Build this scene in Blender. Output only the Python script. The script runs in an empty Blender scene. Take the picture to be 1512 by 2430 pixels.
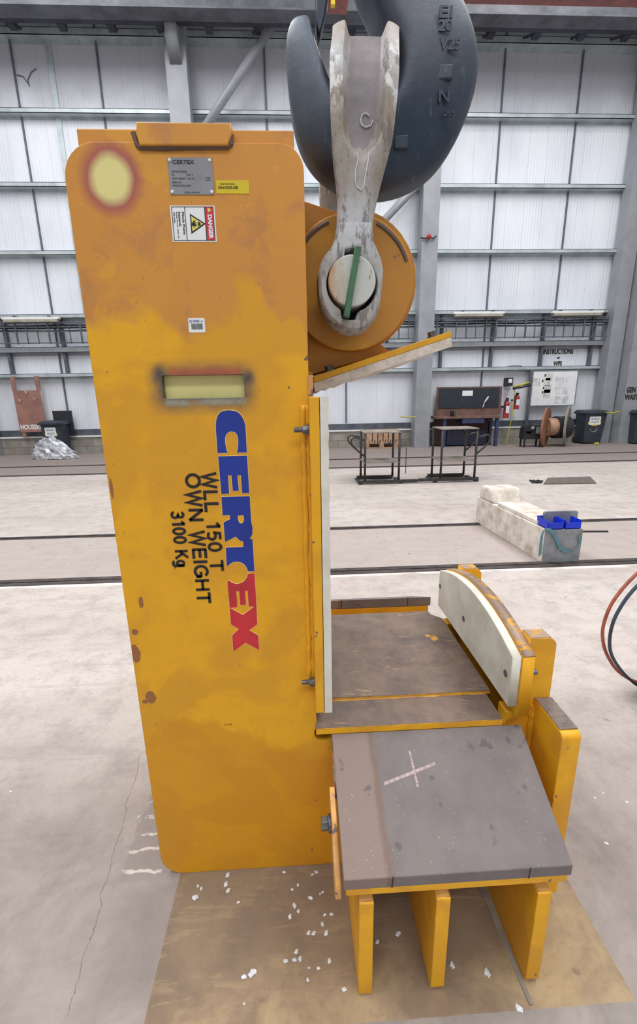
import bpy, bmesh, math, random
from mathutils import Vector, Matrix
random.seed(7)
C = bpy.context.scene
COL = C.collection
PI = math.pi

# ------------------------------------------------------------------ camera
F_PX, PITCH, YAW, ROLL, CAM_H = 1038.219, .25528353, .04535013, -.01785715, 1.6
fw = Vector((math.sin(YAW)*math.cos(PITCH), math.cos(YAW)*math.cos(PITCH), -math.sin(PITCH)))
rt = Vector((math.cos(YAW), -math.sin(YAW), 0))
up = rt.cross(fw)
cr, sr = math.cos(ROLL), math.sin(ROLL)
RT = rt*cr + up*sr
UP = rt*(-sr) + up*cr
CAMP = Vector((0, 0, CAM_H))
cam_d = bpy.data.cameras.new('camera'); cam = bpy.data.objects.new('camera', cam_d); COL.objects.link(cam)
cam.matrix_world = Matrix(((RT.x, UP.x, -fw.x, 0), (RT.y, UP.y, -fw.y, 0), (RT.z, UP.z, -fw.z, CAM_H), (0, 0, 0, 1)))
cam_d.sensor_fit = 'VERTICAL'; cam_d.sensor_height = 24.0
cam_d.lens = F_PX/2430*24.0
cam_d.clip_start = .05; cam_d.clip_end = 200
C.camera = cam

# ------------------------------------------------------------------ light
w = bpy.data.worlds.new('sky'); C.world = w; w.use_nodes = True
bg = w.node_tree.nodes['Background']; bg.inputs[0].default_value = (.93, .96, 1.0, 1); bg.inputs[1].default_value = .45
def area(name, loc, sx, sy, power, col=(1, .985, .965), rot=(0, 0, 0)):
    d = bpy.data.lights.new(name, 'AREA'); d.shape = 'RECTANGLE'; d.size = sx; d.size_y = sy; d.energy = power; d.color = col
    o = bpy.data.objects.new(name, d); COL.objects.link(o); o.location = loc; o.rotation_euler = rot
    return o
area('roof_and_fill_light', (-6, 5, 13.5), 5, 14, 1350)
area('roof_and_fill_light', (6, 5, 13.5), 5, 14, 1350)
area('roof_and_fill_light', (0, -8, 12.5), 12, 6, 1900, rot=(-.5, 0, 0))  # unseen panel added behind the camera to brighten the plate's front
C.view_settings.view_transform = 'Standard'; C.view_settings.look = 'None'
C.view_settings.exposure = 0.28; C.view_settings.gamma = 1.0; C.view_settings.use_curve_mapping = False

# ------------------------------------------------------------------ measuring helpers: photo pixel -> point on a plane of the place
def ray(x, y): return RT*((x-756)/F_PX) - UP*((y-1215)/F_PX) + fw
def at(x, y, Y): d = ray(x, y); return CAMP + d*(Y/d.y)
def atX(x, y, X): d = ray(x, y); return CAMP + d*(X/d.x)
def atZ(x, y, z=0): d = ray(x, y); return CAMP + d*((z-CAM_H)/d.z)
def prj(p):
    v = Vector(p)-CAMP; return (756+F_PX*v.dot(RT)/v.dot(fw), 1215-F_PX*v.dot(UP)/v.dot(fw))

# ------------------------------------------------------------------ materials
def srgb(r, g, b):
    f = lambda c: (c/255/12.92) if c/255 <= .04045 else ((c/255+.055)/1.055)**2.4
    return (f(r), f(g), f(b), 1)
class Mat:
    def __init__(s, name, rough=.6, metal=0, spec=.5):
        s.m = bpy.data.materials.new(name); s.m.use_nodes = True; s.t = s.m.node_tree; s.n = s.t.nodes; s.l = s.t.links
        s.b = s.n['Principled BSDF']; s.b.inputs['Roughness'].default_value = rough; s.b.inputs['Metallic'].default_value = metal
        s.b.inputs['Specular IOR Level'].default_value = spec
        s.tc = s.n.new('ShaderNodeTexCoord'); s.co = s.tc.outputs['Object']
        s.geo = s.n.new('ShaderNodeNewGeometry'); s.wp = s.geo.outputs['Position']
        s.sep = s.n.new('ShaderNodeSeparateXYZ'); s.l.new(s.wp, s.sep.inputs[0])
    def noise(s, scale, detail=4, rough=.6, stretch=None, vec=None, dist=0):
        v = vec or s.wp
        if stretch:
            mp = s.n.new('ShaderNodeMapping'); s.l.new(v, mp.inputs[0]); mp.inputs['Scale'].default_value = stretch; v = mp.outputs[0]
        n = s.n.new('ShaderNodeTexNoise'); s.l.new(v, n.inputs['Vector']); n.inputs['Scale'].default_value = scale
        n.inputs['Detail'].default_value = detail; n.inputs['Roughness'].default_value = rough; n.inputs['Distortion'].default_value = dist
        return n.outputs[0]
    def voro(s, scale, stretch=None):
        v = s.wp
        if stretch:
            mp = s.n.new('ShaderNodeMapping'); s.l.new(v, mp.inputs[0]); mp.inputs['Scale'].default_value = stretch; v = mp.outputs[0]
        n = s.n.new('ShaderNodeTexVoronoi'); s.l.new(v, n.inputs['Vector']); n.inputs['Scale'].default_value = scale
        return n.outputs['Distance']
    def rng(s, v, a, b, lo=0, hi=1):
        n = s.n.new('ShaderNodeMapRange'); n.clamp = True; s.l.new(v, n.inputs[0])
        for i, q in enumerate((a, b, lo, hi)): n.inputs[i+1].default_value = q
        return n.outputs[0]
    def math(s, op, a, b=None, c=None):
        n = s.n.new('ShaderNodeMath'); n.operation = op
        for i, q in enumerate((a, b, c)):
            if q is None: continue
            if isinstance(q, (int, float)): n.inputs[i].default_value = q
            else: s.l.new(q, n.inputs[i])
        return n.outputs[0]
    def mix(s, f, a, b):
        n = s.n.new('ShaderNodeMix'); n.data_type = 'RGBA'
        for i, q in ((0, f), (6, a), (7, b)):
            if isinstance(q, (int, float)): n.inputs[i].default_value = q
            elif isinstance(q, tuple): n.inputs[i].default_value = q
            else: s.l.new(q, n.inputs[i])
        return n.outputs[2]
    def band(s, v, a, b, soft):   # 1 inside a..b
        return s.math('MULTIPLY', s.rng(v, a-soft, a+soft), s.rng(v, b-soft, b+soft, 1, 0))
    def color(s, c):
        if isinstance(c, tuple): s.b.inputs['Base Color'].default_value = c
        else: s.l.new(c, s.b.inputs['Base Color'])
    def rough(s, v): s.l.new(v, s.b.inputs['Roughness'])
    def bump(s, h, strength=.3, dist=.005):
        n = s.n.new('ShaderNodeBump'); n.inputs['Strength'].default_value = strength; n.inputs['Distance'].default_value = dist
        s.l.new(h, n.inputs['Height']); s.l.new(n.outputs[0], s.b.inputs['Normal'])
M = {}
def simple(name, rgb, rough=.6, metal=0, var=.12, scale=6, dark=None, bump=0, spec=.5):
    m = Mat(name, rough, metal, spec); c = srgb(*rgb); d = srgb(*(dark or tuple(int(q*(1-var*1.6)) for q in rgb)))
    f = m.rng(m.noise(scale, 5, .65), .4, .68)
    m.color(m.mix(f, c, d))
    if bump: m.bump(m.noise(scale*8, 4), bump, .004)
    M[name] = m.m
    return m.m
def yellow(name, base=(228, 168, 30), dull=(202, 142, 42), wear=.69, edge=(120, 95, 85), sc=1.0):
    m = Mat(name, .48, 0, .4)
    f1 = m.rng(m.noise(3.2*sc, 3, .55, dist=.6), .46, .54)
    f2 = m.rng(m.noise(14*sc, 6, .7), .45, .75)
    c = m.mix(m.math('MULTIPLY', f1, .55), srgb(*base), srgb(*dull))
    c = m.mix(m.math('MULTIPLY', f2, .45), c, srgb(*dull))
    ch = m.rng(m.noise(22*sc, 5, .6), wear, wear+.015)
    c = m.mix(ch, c, srgb(*edge))
    bv = m.n.new('ShaderNodeBevel'); bv.samples = 4; bv.inputs['Radius'].default_value = .004
    dt = m.n.new('ShaderNodeVectorMath'); dt.operation = 'DOT_PRODUCT'; m.l.new(bv.outputs[0], dt.inputs[0]); m.l.new(m.geo.outputs['Normal'], dt.inputs[1])
    ed = m.math('MULTIPLY', m.rng(dt.outputs['Value'], .985, .90), m.rng(m.noise(16, 5, .7), .44, .54))
    c = m.mix(m.math('MULTIPLY', ed, .75), c, srgb(120, 84, 62))
    m.color(c); m.rough(m.rng(f2, 0, 1, .42, .62)); m.bump(m.noise(60, 3), .12, .002)
    M[name] = m.m; return m
yellow('yellow')
yellow('yellow_dull', (206, 146, 46), (168, 112, 52), .7)
yellow('yellow_worn', (224, 168, 84), (176, 128, 92), .6, (112, 96, 96), 1.6)
yellow('yellow_top', (168, 140, 120), (118, 104, 100), .56, (206, 150, 60), 1.5)

# main side plate paint: fresh yellow below, upper area browned by overpaint plus painted-in dim light, spray marks
PLY = 1.185
m = yellow('yellow_plate')
base = m.b.inputs['Base Color'].links[0].from_socket
X_, Z_ = m.sep.outputs[0], m.sep.outputs[2]
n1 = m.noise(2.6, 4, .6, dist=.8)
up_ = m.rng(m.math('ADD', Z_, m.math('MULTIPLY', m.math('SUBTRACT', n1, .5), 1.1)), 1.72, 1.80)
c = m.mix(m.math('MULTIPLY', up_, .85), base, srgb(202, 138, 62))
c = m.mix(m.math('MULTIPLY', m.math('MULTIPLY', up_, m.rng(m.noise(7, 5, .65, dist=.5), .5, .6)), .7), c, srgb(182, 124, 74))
low = m.rng(m.math('ADD', Z_, m.math('MULTIPLY', m.math('SUBTRACT', n1, .5), .9)), .62, .56)
c = m.mix(m.math('MULTIPLY', low, .5), c, srgb(196, 130, 28))
# pale scuff strokes
sc_ = m.rng(m.noise(9, 5, .55, stretch=(6, 1, 1.2), dist=1.5), .70, .72)
c = m.mix(m.math('MULTIPLY', sc_, .5), c, srgb(236, 176, 50))
scr = m.math('MULTIPLY', m.rng(m.noise(8, 3, .5, stretch=(9, 1, .9), dist=2.2), .735, .745), m.rng(Z_, .9, .5))
c = m.mix(m.math('MULTIPLY', scr, .55), c, srgb(240, 190, 90))
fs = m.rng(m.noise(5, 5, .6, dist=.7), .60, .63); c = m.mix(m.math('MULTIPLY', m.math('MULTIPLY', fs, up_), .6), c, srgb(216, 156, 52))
# fine scratches and dots
dots = m.rng(m.voro(26), .05, .035)
c = m.mix(m.math('MULTIPLY', dots, .5), c, srgb(110, 78, 30))
def near(px, py, rx, rz, nz=.0, sc=9):
    p = at(px, py, PLY)
    dx = m.math('DIVIDE', m.math('SUBTRACT', X_, p.x), rx); dz = m.math('DIVIDE', m.math('SUBTRACT', Z_, p.z), rz)
    d = m.math('SQRT', m.math('ADD', m.math('MULTIPLY', dx, dx), m.math('MULTIPLY', dz, dz)))
    if nz: d = m.math('ADD', d, m.math('MULTIPLY', m.math('SUBTRACT', m.noise(sc, 4), .5), nz))
    return d
d = near(264, 424, .064, .066, .3)
c = m.mix(m.rng(d, 1.05, .78), c, srgb(150, 70, 80)) if False else c
c = m.mix(m.math('MULTIPLY', m.rng(d, 1.25, .82), .85), c, srgb(158, 72, 84))
c = m.mix(m.rng(d, .86, .52), c, srgb(222, 212, 140))
# soot and red primer haze round the slot
def boxd(x0, x1, z0, z1, s):
    fx = m.band(X_, x0, x1, s); fz = m.band(Z_, z0, z1, s); return m.math('MULTIPLY', fx, fz)
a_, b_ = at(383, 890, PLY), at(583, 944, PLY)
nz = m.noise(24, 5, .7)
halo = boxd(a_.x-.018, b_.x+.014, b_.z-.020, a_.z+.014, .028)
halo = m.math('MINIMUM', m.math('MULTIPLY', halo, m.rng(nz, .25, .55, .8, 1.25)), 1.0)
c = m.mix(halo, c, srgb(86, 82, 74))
red = boxd(a_.x+.02, b_.x-.01, a_.z-.002, a_.z+.014, .01)
c = m.mix(m.math('MULTIPLY', red, .75), c, srgb(178, 76, 62))
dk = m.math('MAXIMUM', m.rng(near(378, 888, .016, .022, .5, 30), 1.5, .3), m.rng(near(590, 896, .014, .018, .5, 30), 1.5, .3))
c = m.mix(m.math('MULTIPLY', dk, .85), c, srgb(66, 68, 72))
gr = m.math('MULTIPLY', boxd(a_.x+.003, b_.x, b_.z-.017, b_.z-.001, .004), m.rng(nz, .35, .6))
c = m.mix(gr, c, srgb(150, 146, 130))
# bare patches on the left edge
for px, py, rx, rz in ((322, 1550, .013, .03), (358, 1655, .016, .022), (335, 1430, .006, .018), (265, 1160, .004, .03), (320, 1500, .01, .01), (345, 1665, .01, .008)):
    c = m.mix(m.rng(near(px, py, rx, rz, .9, 30), 1.05, .95), c, srgb(150, 100, 60))
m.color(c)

# floor
def concrete():
    m = Mat('concrete_floor', .75, 0, .25)
    X_, Y_ = m.sep.outputs[0], m.sep.outputs[1]
    n = m.noise(.7, 6, .6, stretch=(.5, 1.3, 1)); n2 = m.noise(5, 8, .7); n3 = m.noise(40, 5, .6)
    c = m.mix(m.rng(n, .35, .65), srgb(196, 187, 182), srgb(178, 168, 162))
    c = m.mix(m.math('MULTIPLY', m.rng(n2, .46, .66), .6), c, srgb(154, 144, 139))
    c = m.mix(m.math('MULTIPLY', m.rng(n3, .5, .7), .22), c, srgb(140, 130, 126))
    # streaks running across
    st = m.rng(m.noise(3, 6, .6, stretch=(.35, 2.5, 1), dist=.8), .56, .66)
    c = m.mix(m.math('MULTIPLY', st, .4), c, srgb(158, 147, 142))
    # weaker light near the camera, painted into the floor as darker grey
    nr = m.rng(m.math('ADD', Y_, m.math('MULTIPLY', m.math('SUBTRACT', m.noise(2, 4), .5), 1.0)), 2.3, 1.2)
    c = m.mix(m.math('MULTIPLY', nr, .8), c, m.mix(m.rng(m.noise(3.5, 7, .7, dist=.6), .38, .66), srgb(148, 139, 134), srgb(118, 110, 107)))
    tr = m.band(Y_, 3.9, 5.22, .03); c = m.mix(m.math('MULTIPLY', tr, .6), c, srgb(160, 148, 143))
    far = m.rng(Y_, 10.1, 10.2); c = m.mix(m.math('MULTIPLY', far, .8), c, srgb(130, 117, 113))
    # dark smears beyond the track edges
    e = m.math('MULTIPLY', m.band(Y_, 3.74, 3.815, .02), m.rng(m.noise(2.3, 3, stretch=(1, 3, 1)), .38, .5)); c = m.mix(e, c, srgb(232, 224, 220))
    # crack wandering past the left of the post
    A0, A1, A2 = atZ(335, 1790), atZ(255, 2080), atZ(160, 2410)
    def crack(P, Q, wdt=.0016, amp=.05):
        k_ = (Q.x-P.x)/(Q.y-P.y); lx = m.math('ADD', m.math('MULTIPLY', m.math('SUBTRACT', Y_, P.y), k_), P.x)
        lx = m.math('ADD', lx, m.math('MULTIPLY', m.math('SUBTRACT', m.noise(9, 5, .65), .5), amp))
        d_ = m.math('ABSOLUTE', m.math('SUBTRACT', X_, lx)); return m.math('MULTIPLY', m.rng(d_, wdt, wdt*.4), m.band(Y_, min(P.y, Q.y), max(P.y, Q.y), .01))
    c = m.mix(m.math('MULTIPLY', crack(A0, A1), .7), c, srgb(92, 80, 74)); c = m.mix(m.math('MULTIPLY', crack(A1, A2), .7), c, srgb(92, 80, 74))
    # dark oily spots
    sp = m.rng(m.voro(5.5), .10, .07); c = m.mix(m.math('MULTIPLY', sp, m.math('MULTIPLY', m.rng(m.noise(3, 2), .5, .6), .6)), c, srgb(106, 98, 94))
    # old grey rubber mark left of the post
    wob = m.math('MULTIPLY', m.math('SUBTRACT', m.noise(12, 4), .5), .06)
    xs = m.math('ADD', X_, wob); ys = m.math('ADD', Y_, wob)
    mk = m.math('MULTIPLY', m.band(xs, -.66, -.3, .006), m.band(ys, 1.17, 1.52, .006)); c = m.mix(m.math('MULTIPLY', mk, .75), c, srgb(140, 130, 126))
    ln = m.math('MULTIPLY', mk, m.math('MULTIPLY', m.rng(m.math('SINE', m.math('MULTIPLY', ys, 95)), .8, .92), m.rng(m.noise(14, 3), .42, .5))); c = m.mix(ln, c, srgb(196, 188, 180))
    mk2 = m.math('MULTIPLY', m.band(xs, -.62, -.4, .03), m.band(ys, .85, 1.15, .03)); c = m.mix(m.math('MULTIPLY', mk2, .45), c, srgb(128, 119, 116))
    # yellow-brown painted rectangle under the tool
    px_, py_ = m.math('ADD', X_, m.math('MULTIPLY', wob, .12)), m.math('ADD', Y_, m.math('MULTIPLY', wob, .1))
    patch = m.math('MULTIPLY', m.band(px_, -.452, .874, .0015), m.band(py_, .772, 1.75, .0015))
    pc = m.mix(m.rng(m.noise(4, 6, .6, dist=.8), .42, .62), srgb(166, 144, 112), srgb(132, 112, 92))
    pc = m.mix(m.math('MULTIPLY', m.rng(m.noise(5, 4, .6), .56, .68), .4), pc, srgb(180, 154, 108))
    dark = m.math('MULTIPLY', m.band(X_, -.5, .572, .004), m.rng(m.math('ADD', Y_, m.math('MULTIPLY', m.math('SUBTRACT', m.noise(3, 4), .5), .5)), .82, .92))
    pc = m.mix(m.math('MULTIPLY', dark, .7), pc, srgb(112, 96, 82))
    sw = m.rng(m.noise(5, 6, .7, stretch=(.9, 5, 1), dist=1.2), .54, .66); pc = m.mix(m.math('MULTIPLY', sw, .45), pc, srgb(166, 144, 110))
    pc = m.mix(m.math('MULTIPLY', m.rng(n3, .5, .7), .3), pc, srgb(112, 92, 78))
    pc = m.mix(m.math('MULTIPLY', m.rng(m.voro(11), .16, .13), m.math('MULTIPLY', m.rng(m.noise(5, 2), .52, .58), .7)), pc, srgb(112, 96, 88))
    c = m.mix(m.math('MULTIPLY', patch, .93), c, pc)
    m.color(c); m.bump(m.math('ADD', m.noise(30, 6, .7), m.math('MULTIPLY', m.noise(4, 4), 1.5)), .35, .004)
    m.rough(m.rng(n2, .3, .7, .6, .85))
    M['floor'] = m.m
concrete()
# translucent corrugated cladding
def cladding():
    m = Mat('white_cladding', .55, 0, .3)
    X_, Z_ = m.sep.outputs[0], m.sep.outputs[2]
    c = m.mix(m.rng(m.noise(.8, 5, .6, stretch=(1, 1, .35)), .4, .7), srgb(226, 230, 238), srgb(208, 212, 222))
    top_grey = m.math('MULTIPLY', m.rng(m.math('ADD', Z_, m.math('MULTIPLY', m.noise(1.1, 3), 1.4)), 9.6, 10.6), .6)  # sheets turn greyer towards the top
    c = m.mix(top_grey, c, srgb(166, 164, 172))
    fine = m.rng(m.math('SINE', m.math('MULTIPLY', X_, 2*PI/.09)), .2, 1)
    c = m.mix(m.math('MULTIPLY', fine, m.math('MULTIPLY', m.rng(m.noise(.6, 2, stretch=(2, 1, .5)), .4, .6), .3)), c, srgb(176, 184, 198))
    md = m.math('ABSOLUTE', m.math('SUBTRACT', m.math('FRACT', m.math('DIVIDE', m.math('ADD', X_, 100.0), .5415)), .5))
    c = m.mix(m.math('MULTIPLY', m.rng(md, .012, .004), .5), c, srgb(140, 146, 160))
    m.color(c); m.bump(fine, .15, .01)
    M['cladding'] = m.m
cladding()
simple('girt', (190, 200, 204), .45, .3, .1, 2)
simple('steel_grey', (152, 155, 161), .5, .1, .05, 2)
simple('steel_dark', (96, 102, 112), .5, .2, .15, 3)
simple('joint', (98, 104, 116), .6)
simple('beam_dark', (66, 68, 80), .6, .1, .2, 1.5)
simple('girder', (104, 106, 114), .6, .1, .2, 1.5)
simple('red_beam', (150, 92, 88), .6)
simple('track', (84, 76, 74), .55, .3, .25, 8, bump=.3)
simple('rubber', (108, 99, 98), .62, 0, .1, 12, dark=(92, 84, 84), bump=.15, spec=.4)
simple('white_pad', (222, 220, 210), .5, 0, .06, 8, dark=(200, 194, 180))
simple('pad_rough', (226, 212, 198), .8, 0, .1, 30, bump=.6)
simple('bolt', (112, 110, 112), .42, .5, .2, 40)
simple('black', (38, 40, 46), .6, 0, .15, 6)
simple('black_pipe', (62, 60, 60), .5, .2, .2, 12)
simple('bin', (52, 60, 70), .55, 0, .15, 4)
simple('wood', (122, 92, 82), .7, 0, .15, 5)
simple('wood_board', (156, 114, 102), .7, 0, .1, 3)
simple('pallet_wood', (186, 150, 122), .8, 0, .15, 6)
simple('block', (166, 160, 150), .85, 0, .12, 4)
simple('bench_blue', (54, 66, 104), .5)
simple('red', (176, 52, 54), .4)
simple('white', (232, 234, 236), .5, 0, .03)
simple('board_dark', (40, 46, 58), .6)
simple('blue_plastic', (14, 52, 214), .35, 0, .1)
simple('grey_card', (138, 142, 146), .7, 0, .12, 8)
simple('strap_blue', (92, 134, 150), .7, 0, .12, 30)
simple('cable_black', (40, 44, 50), .5)
simple('wood_grey', (150, 142, 132), .8, 0, .15, 6)
simple('reel_wood', (158, 108, 80), .75, 0, .15, 5)
simple('foil', (214, 216, 222), .45, .25, .3, 6, dark=(120, 124, 134))
simple('hose_red', (176, 96, 76), .5, 0, .12, 20)
simple('hose_blue', (62, 74, 92), .5, 0, .12, 20)
simple('logo_blue', (26, 52, 150), .45, 0, .05)
simple('logo_red', (206, 48, 56), .45, 0, .1)
simple('ink', (34, 28, 26), .5, 0, .05)
simple('cream', (238, 204, 130), .5, 0, .04)
simple('plate_metal', (142, 142, 148), .4, .35, .05, 20)
simple('tag_yellow', (214, 190, 30), .4, 0, .03)
simple('sign_yellow', (222, 212, 100), .4, 0, .03)
simple('sign_red', (206, 52, 62), .4, 0, .03)
simple('blue_ink', (36, 74, 150), .5, 0, .03)
simple('primer', (222, 214, 142), .6, 0, .04, 6)
simple('green', (66, 108, 78), .5, 0, .15, 12)
simple('flake', (214, 218, 226), .5, 0, .1, 30)
simple('chequer', (122, 112, 106), .6, .3, .15, 20)
simple('green_yellow', (190, 180, 60), .6)
simple('embossed', (56, 66, 82), .55, .2, .2, 12)
def hookmat():
    m = Mat('hook_steel', .42, .35, .5)
    n = m.noise(5, 6, .7); c = m.mix(m.rng(n, .4, .65), srgb(44, 58, 76), srgb(62, 70, 82))
    c = m.mix(m.rng(m.noise(16, 6, .75, stretch=(1.5, 1, .7)), .6, .75), c, srgb(88, 98, 110))
    c = m.mix(m.rng(m.noise(8, 4), .66, .7), c, srgb(84, 76, 70))
    X_, Z_ = m.sep.outputs[0], m.sep.outputs[2]
    tipw = m.math('MULTIPLY', m.rng(m.math('ADD', Z_, m.math('MULTIPLY', m.noise(6, 4), .35)), 2.45, 2.85), m.rng(X_, .16, .10))
    c = m.mix(m.math('MULTIPLY', tipw, .75), c, srgb(118, 126, 138))
    top_ = m.math('MULTIPLY', m.rng(m.math('ADD', Z_, m.math('MULTIPLY', m.noise(5, 4), .3)), 2.45, 2.8), m.band(X_, .25, .46, .05)); c = m.mix(m.math('MULTIPLY', top_, .45), c, srgb(96, 96, 104))  # grey-brown highlight on the upper right side, painted into the colour
    scr = m.rng(m.noise(11, 4, .6, stretch=(3, 1, 1), dist=2), .66, .68); c = m.mix(m.math('MULTIPLY', scr, .4), c, srgb(92, 108, 124))
    m.color(c); m.rough(m.rng(n, .3, .7, .36, .55)); m.bump(m.noise(28, 6, .7), .35, .003); M['hook'] = m.m
hookmat()
def shacklemat():
    m = Mat('shackle_paint', .6, .1, .4)
    Z_ = m.sep.outputs[2]
    n = m.noise(7, 6, .7, stretch=(1, 1, .6))
    c = m.mix(m.rng(n, .4, .62), srgb(184, 186, 190), srgb(158, 152, 144))
    neck = m.math('MULTIPLY', m.band(Z_, 2.07, 2.33, .04), .85); c = m.mix(m.math('MULTIPLY', neck, m.rng(m.noise(9, 4, .6, stretch=(1, 1, .5)), .3, .6)), c, srgb(138, 126, 112))
    c = m.mix(m.math('MULTIPLY', m.rng(m.noise(20, 6, .7, stretch=(2.2, 1, .6)), .54, .6), .8), c, srgb(112, 104, 98))
    c = m.mix(m.math('MULTIPLY', m.rng(Z_, 2.40, 2.48), .8), c, srgb(158, 142, 134))
    m.color(c); c = m.mix(m.math('MULTIPLY', m.math('MULTIPLY', m.rng(m.noise(17, 6, .7, stretch=(1.6, 1, .7)), .52, .56), m.band(Z_, 2.28, 2.42, .03)), .7), c, srgb(222, 222, 224)); m.color(c); m.bump(m.noise(24, 6, .7, stretch=(1.5, 1, .7)), .7, .005); M['shackle'] = m.m
    m2 = simple('shackle_web', (136, 128, 130), .6, 0, .12, 10, dark=(112, 106, 110), bump=.25)
    m = Mat('pin_face', .55, .1, .4); X_ = m.sep.outputs[0]
    c = m.mix(m.math('MULTIPLY', m.rng(m.math('ADD', X_, m.math('MULTIPLY', m.noise(30, 4, stretch=(2, 1, .5)), .06)), .165, .125), .9), srgb(196, 198, 192), srgb(182, 134, 84))
    c = m.mix(m.rng(m.noise(60, 5, stretch=(2, 1, .4)), .62, .68), c, srgb(130, 100, 70)); m.color(c); M['pin_face'] = m.m
shacklemat()
def platform_mat():
    m = Mat('scuffed_deck', .6, .1, .4)
    n = m.noise(9, 6, .7)
    c = m.mix(m.rng(n, .4, .65), srgb(128, 110, 98), srgb(100, 88, 84))
    c = m.mix(m.math('MULTIPLY', m.rng(m.noise(14, 6, .65, stretch=(.7, 3, 1), dist=1), .62, .66), .6), c, srgb(176, 146, 108))
    c = m.mix(m.rng(m.noise(6.5, 4, .6), .70, .72), c, srgb(206, 150, 60))
    m.color(c); m.bump(m.noise(40, 5), .2, .002); M['deck'] = m.m
platform_mat()
def padmat():
    m = Mat('ribbed_rubber', .6, 0, .35)
    X_ = m.sep.outputs[0]
    c = m.mix(m.rng(m.noise(10, 5, .6), .4, .65), srgb(118, 110, 109), srgb(108, 100, 100))
    wob = m.math('ADD', X_, m.math('MULTIPLY', m.math('SUBTRACT', m.noise(6, 3), .5), .03))
    c = m.mix(m.math('MULTIPLY', m.rng(wob, .215, .19), .75), c, srgb(134, 115, 107))
    c = m.mix(m.math('MULTIPLY', m.band(wob, .195, .212, .006), .6), c, srgb(112, 86, 72))
    sp = m.rng(m.noise(13, 3, .5), .66, .69); c = m.mix(m.math('MULTIPLY', sp, .7), c, srgb(88, 80, 80))
    sp = m.rng(m.voro(95), .10, .07); c = m.mix(m.math('MULTIPLY', sp, m.rng(m.noise(9, 2), .45, .55)), c, srgb(206, 196, 190))
    m.color(c); m.bump(m.noise(60, 4), .1, .002); M['ribbed_rubber'] = m.m
padmat()

# ------------------------------------------------------------------ mesh helpers
def tag(o, label=None, cat=None, group=None, kind=None):
    if label: o['label'] = label
    if cat: o['category'] = cat
    if group: o['group'] = group
    if kind: o['kind'] = kind
    return o
def thing(name, label, cat, loc=(0, 0, 0), group=None):
    o = bpy.data.objects.new(name, None); COL.objects.link(o); o.location = loc; o.empty_display_size = .1
    return tag(o, label, cat, group)
def obj(name, bm, mat, parent=None, label=None, smooth=False, bevel=0, seg=2):
    me = bpy.data.meshes.new(name)
    bmesh.ops.recalc_face_normals(bm, faces=bm.faces[:]); bm.to_mesh(me); bm.free()
    return omesh(name, me, mat, parent, label, smooth, bevel, seg)
def omesh(name, me, mat, parent=None, label=None, smooth=False, bevel=0, seg=2):
    if mat:
        me.materials.clear()
        me.materials.append(M[mat] if isinstance(mat, str) else mat)
    if smooth:
        for p in me.polygons: p.use_smooth = True
    o = bpy.data.objects.new(name, me); COL.objects.link(o)
    if bevel:
        b = o.modifiers.new('b', 'BEVEL'); b.width = bevel; b.segments = seg; b.limit_method = 'ANGLE'; b.angle_limit = .7
        b.use_clamp_overlap = True
    if parent:
        o.parent = parent
        if parent.type == 'EMPTY': o.matrix_parent_inverse = Matrix.Translation(-parent.location)
    if label: o['label'] = label
    return o
def box(bm, x0, x1, y0, y1, z0, z1):
    vs = [bm.verts.new((x, y, z)) for x in (x0, x1) for y in (y0, y1) for z in (z0, z1)]
    for f in ((0, 1, 3, 2), (4, 6, 7, 5), (0, 4, 5, 1), (2, 3, 7, 6), (0, 2, 6, 4), (1, 5, 7, 3)): bm.faces.new([vs[i] for i in f])
    return vs
def nb(): return bmesh.new()
def bx(name, x0, x1, y0, y1, z0, z1, mat, parent=None, bevel=0, label=None):
    bm = nb(); box(bm, x0, x1, y0, y1, z0, z1); return obj(name, bm, mat, parent, label, bevel=bevel)
def tube(bm, pts, r, n=10, cap=True, closed=False):
    pts = [Vector(p) for p in pts]; rings = []
    rr = r if isinstance(r, (list, tuple)) else [r]*len(pts)
    prev = None; N = len(pts)
    for i, p in enumerate(pts):
        if closed: t = pts[(i+1) % N]-pts[i-1]
        else: t = pts[min(i+1, N-1)]-pts[max(i-1, 0)]
        t.normalize()
        if prev is None:
            a = Vector((0, 0, 1)) if abs(t.z) < .9 else Vector((0, 1, 0)); u = t.cross(a).normalized()
        else: u = (prev-t*prev.dot(t)).normalized()
        prev = u; v = t.cross(u)
        rings.append([bm.verts.new(p+(u*math.cos(2*PI*k/n)+v*math.sin(2*PI*k/n))*rr[i]) for k in range(n)])
    for i in range(N if closed else N-1):
        A, B = rings[i], rings[(i+1) % N]
        for k in range(n): bm.faces.new((A[k], A[(k+1) % n], B[(k+1) % n], B[k]))
    if cap and not closed: bm.faces.new(rings[0][::-1]); bm.faces.new(rings[-1])
def cyl(bm, a, b, r, n=24, r2=None): tube(bm, [a, b], [r, r2 if r2 is not None else r], n)
def hexbolt(name, a, direc, r, L, mat, parent, washer=True, shank=0):
    """head against point a, pointing along direc"""
    a = Vector(a); d = Vector(direc).normalized(); bm = nb()
    if washer: cyl(bm, a, a+d*L*.3, r*1.25, 20)
    cyl(bm, a+d*L*.28, a+d*L, r, 6)
    if shank: cyl(bm, a+d*L*.9, a+d*(L+shank), r*.55, 14)
    return obj(name, bm, mat, parent, bevel=r*.08)
def arc(cx, cy, r, a0, a1, n=8): return [(cx+r*math.cos(math.radians(a0+(a1-a0)*i/n)), cy+r*math.sin(math.radians(a0+(a1-a0)*i/n))) for i in range(n+1)]
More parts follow.
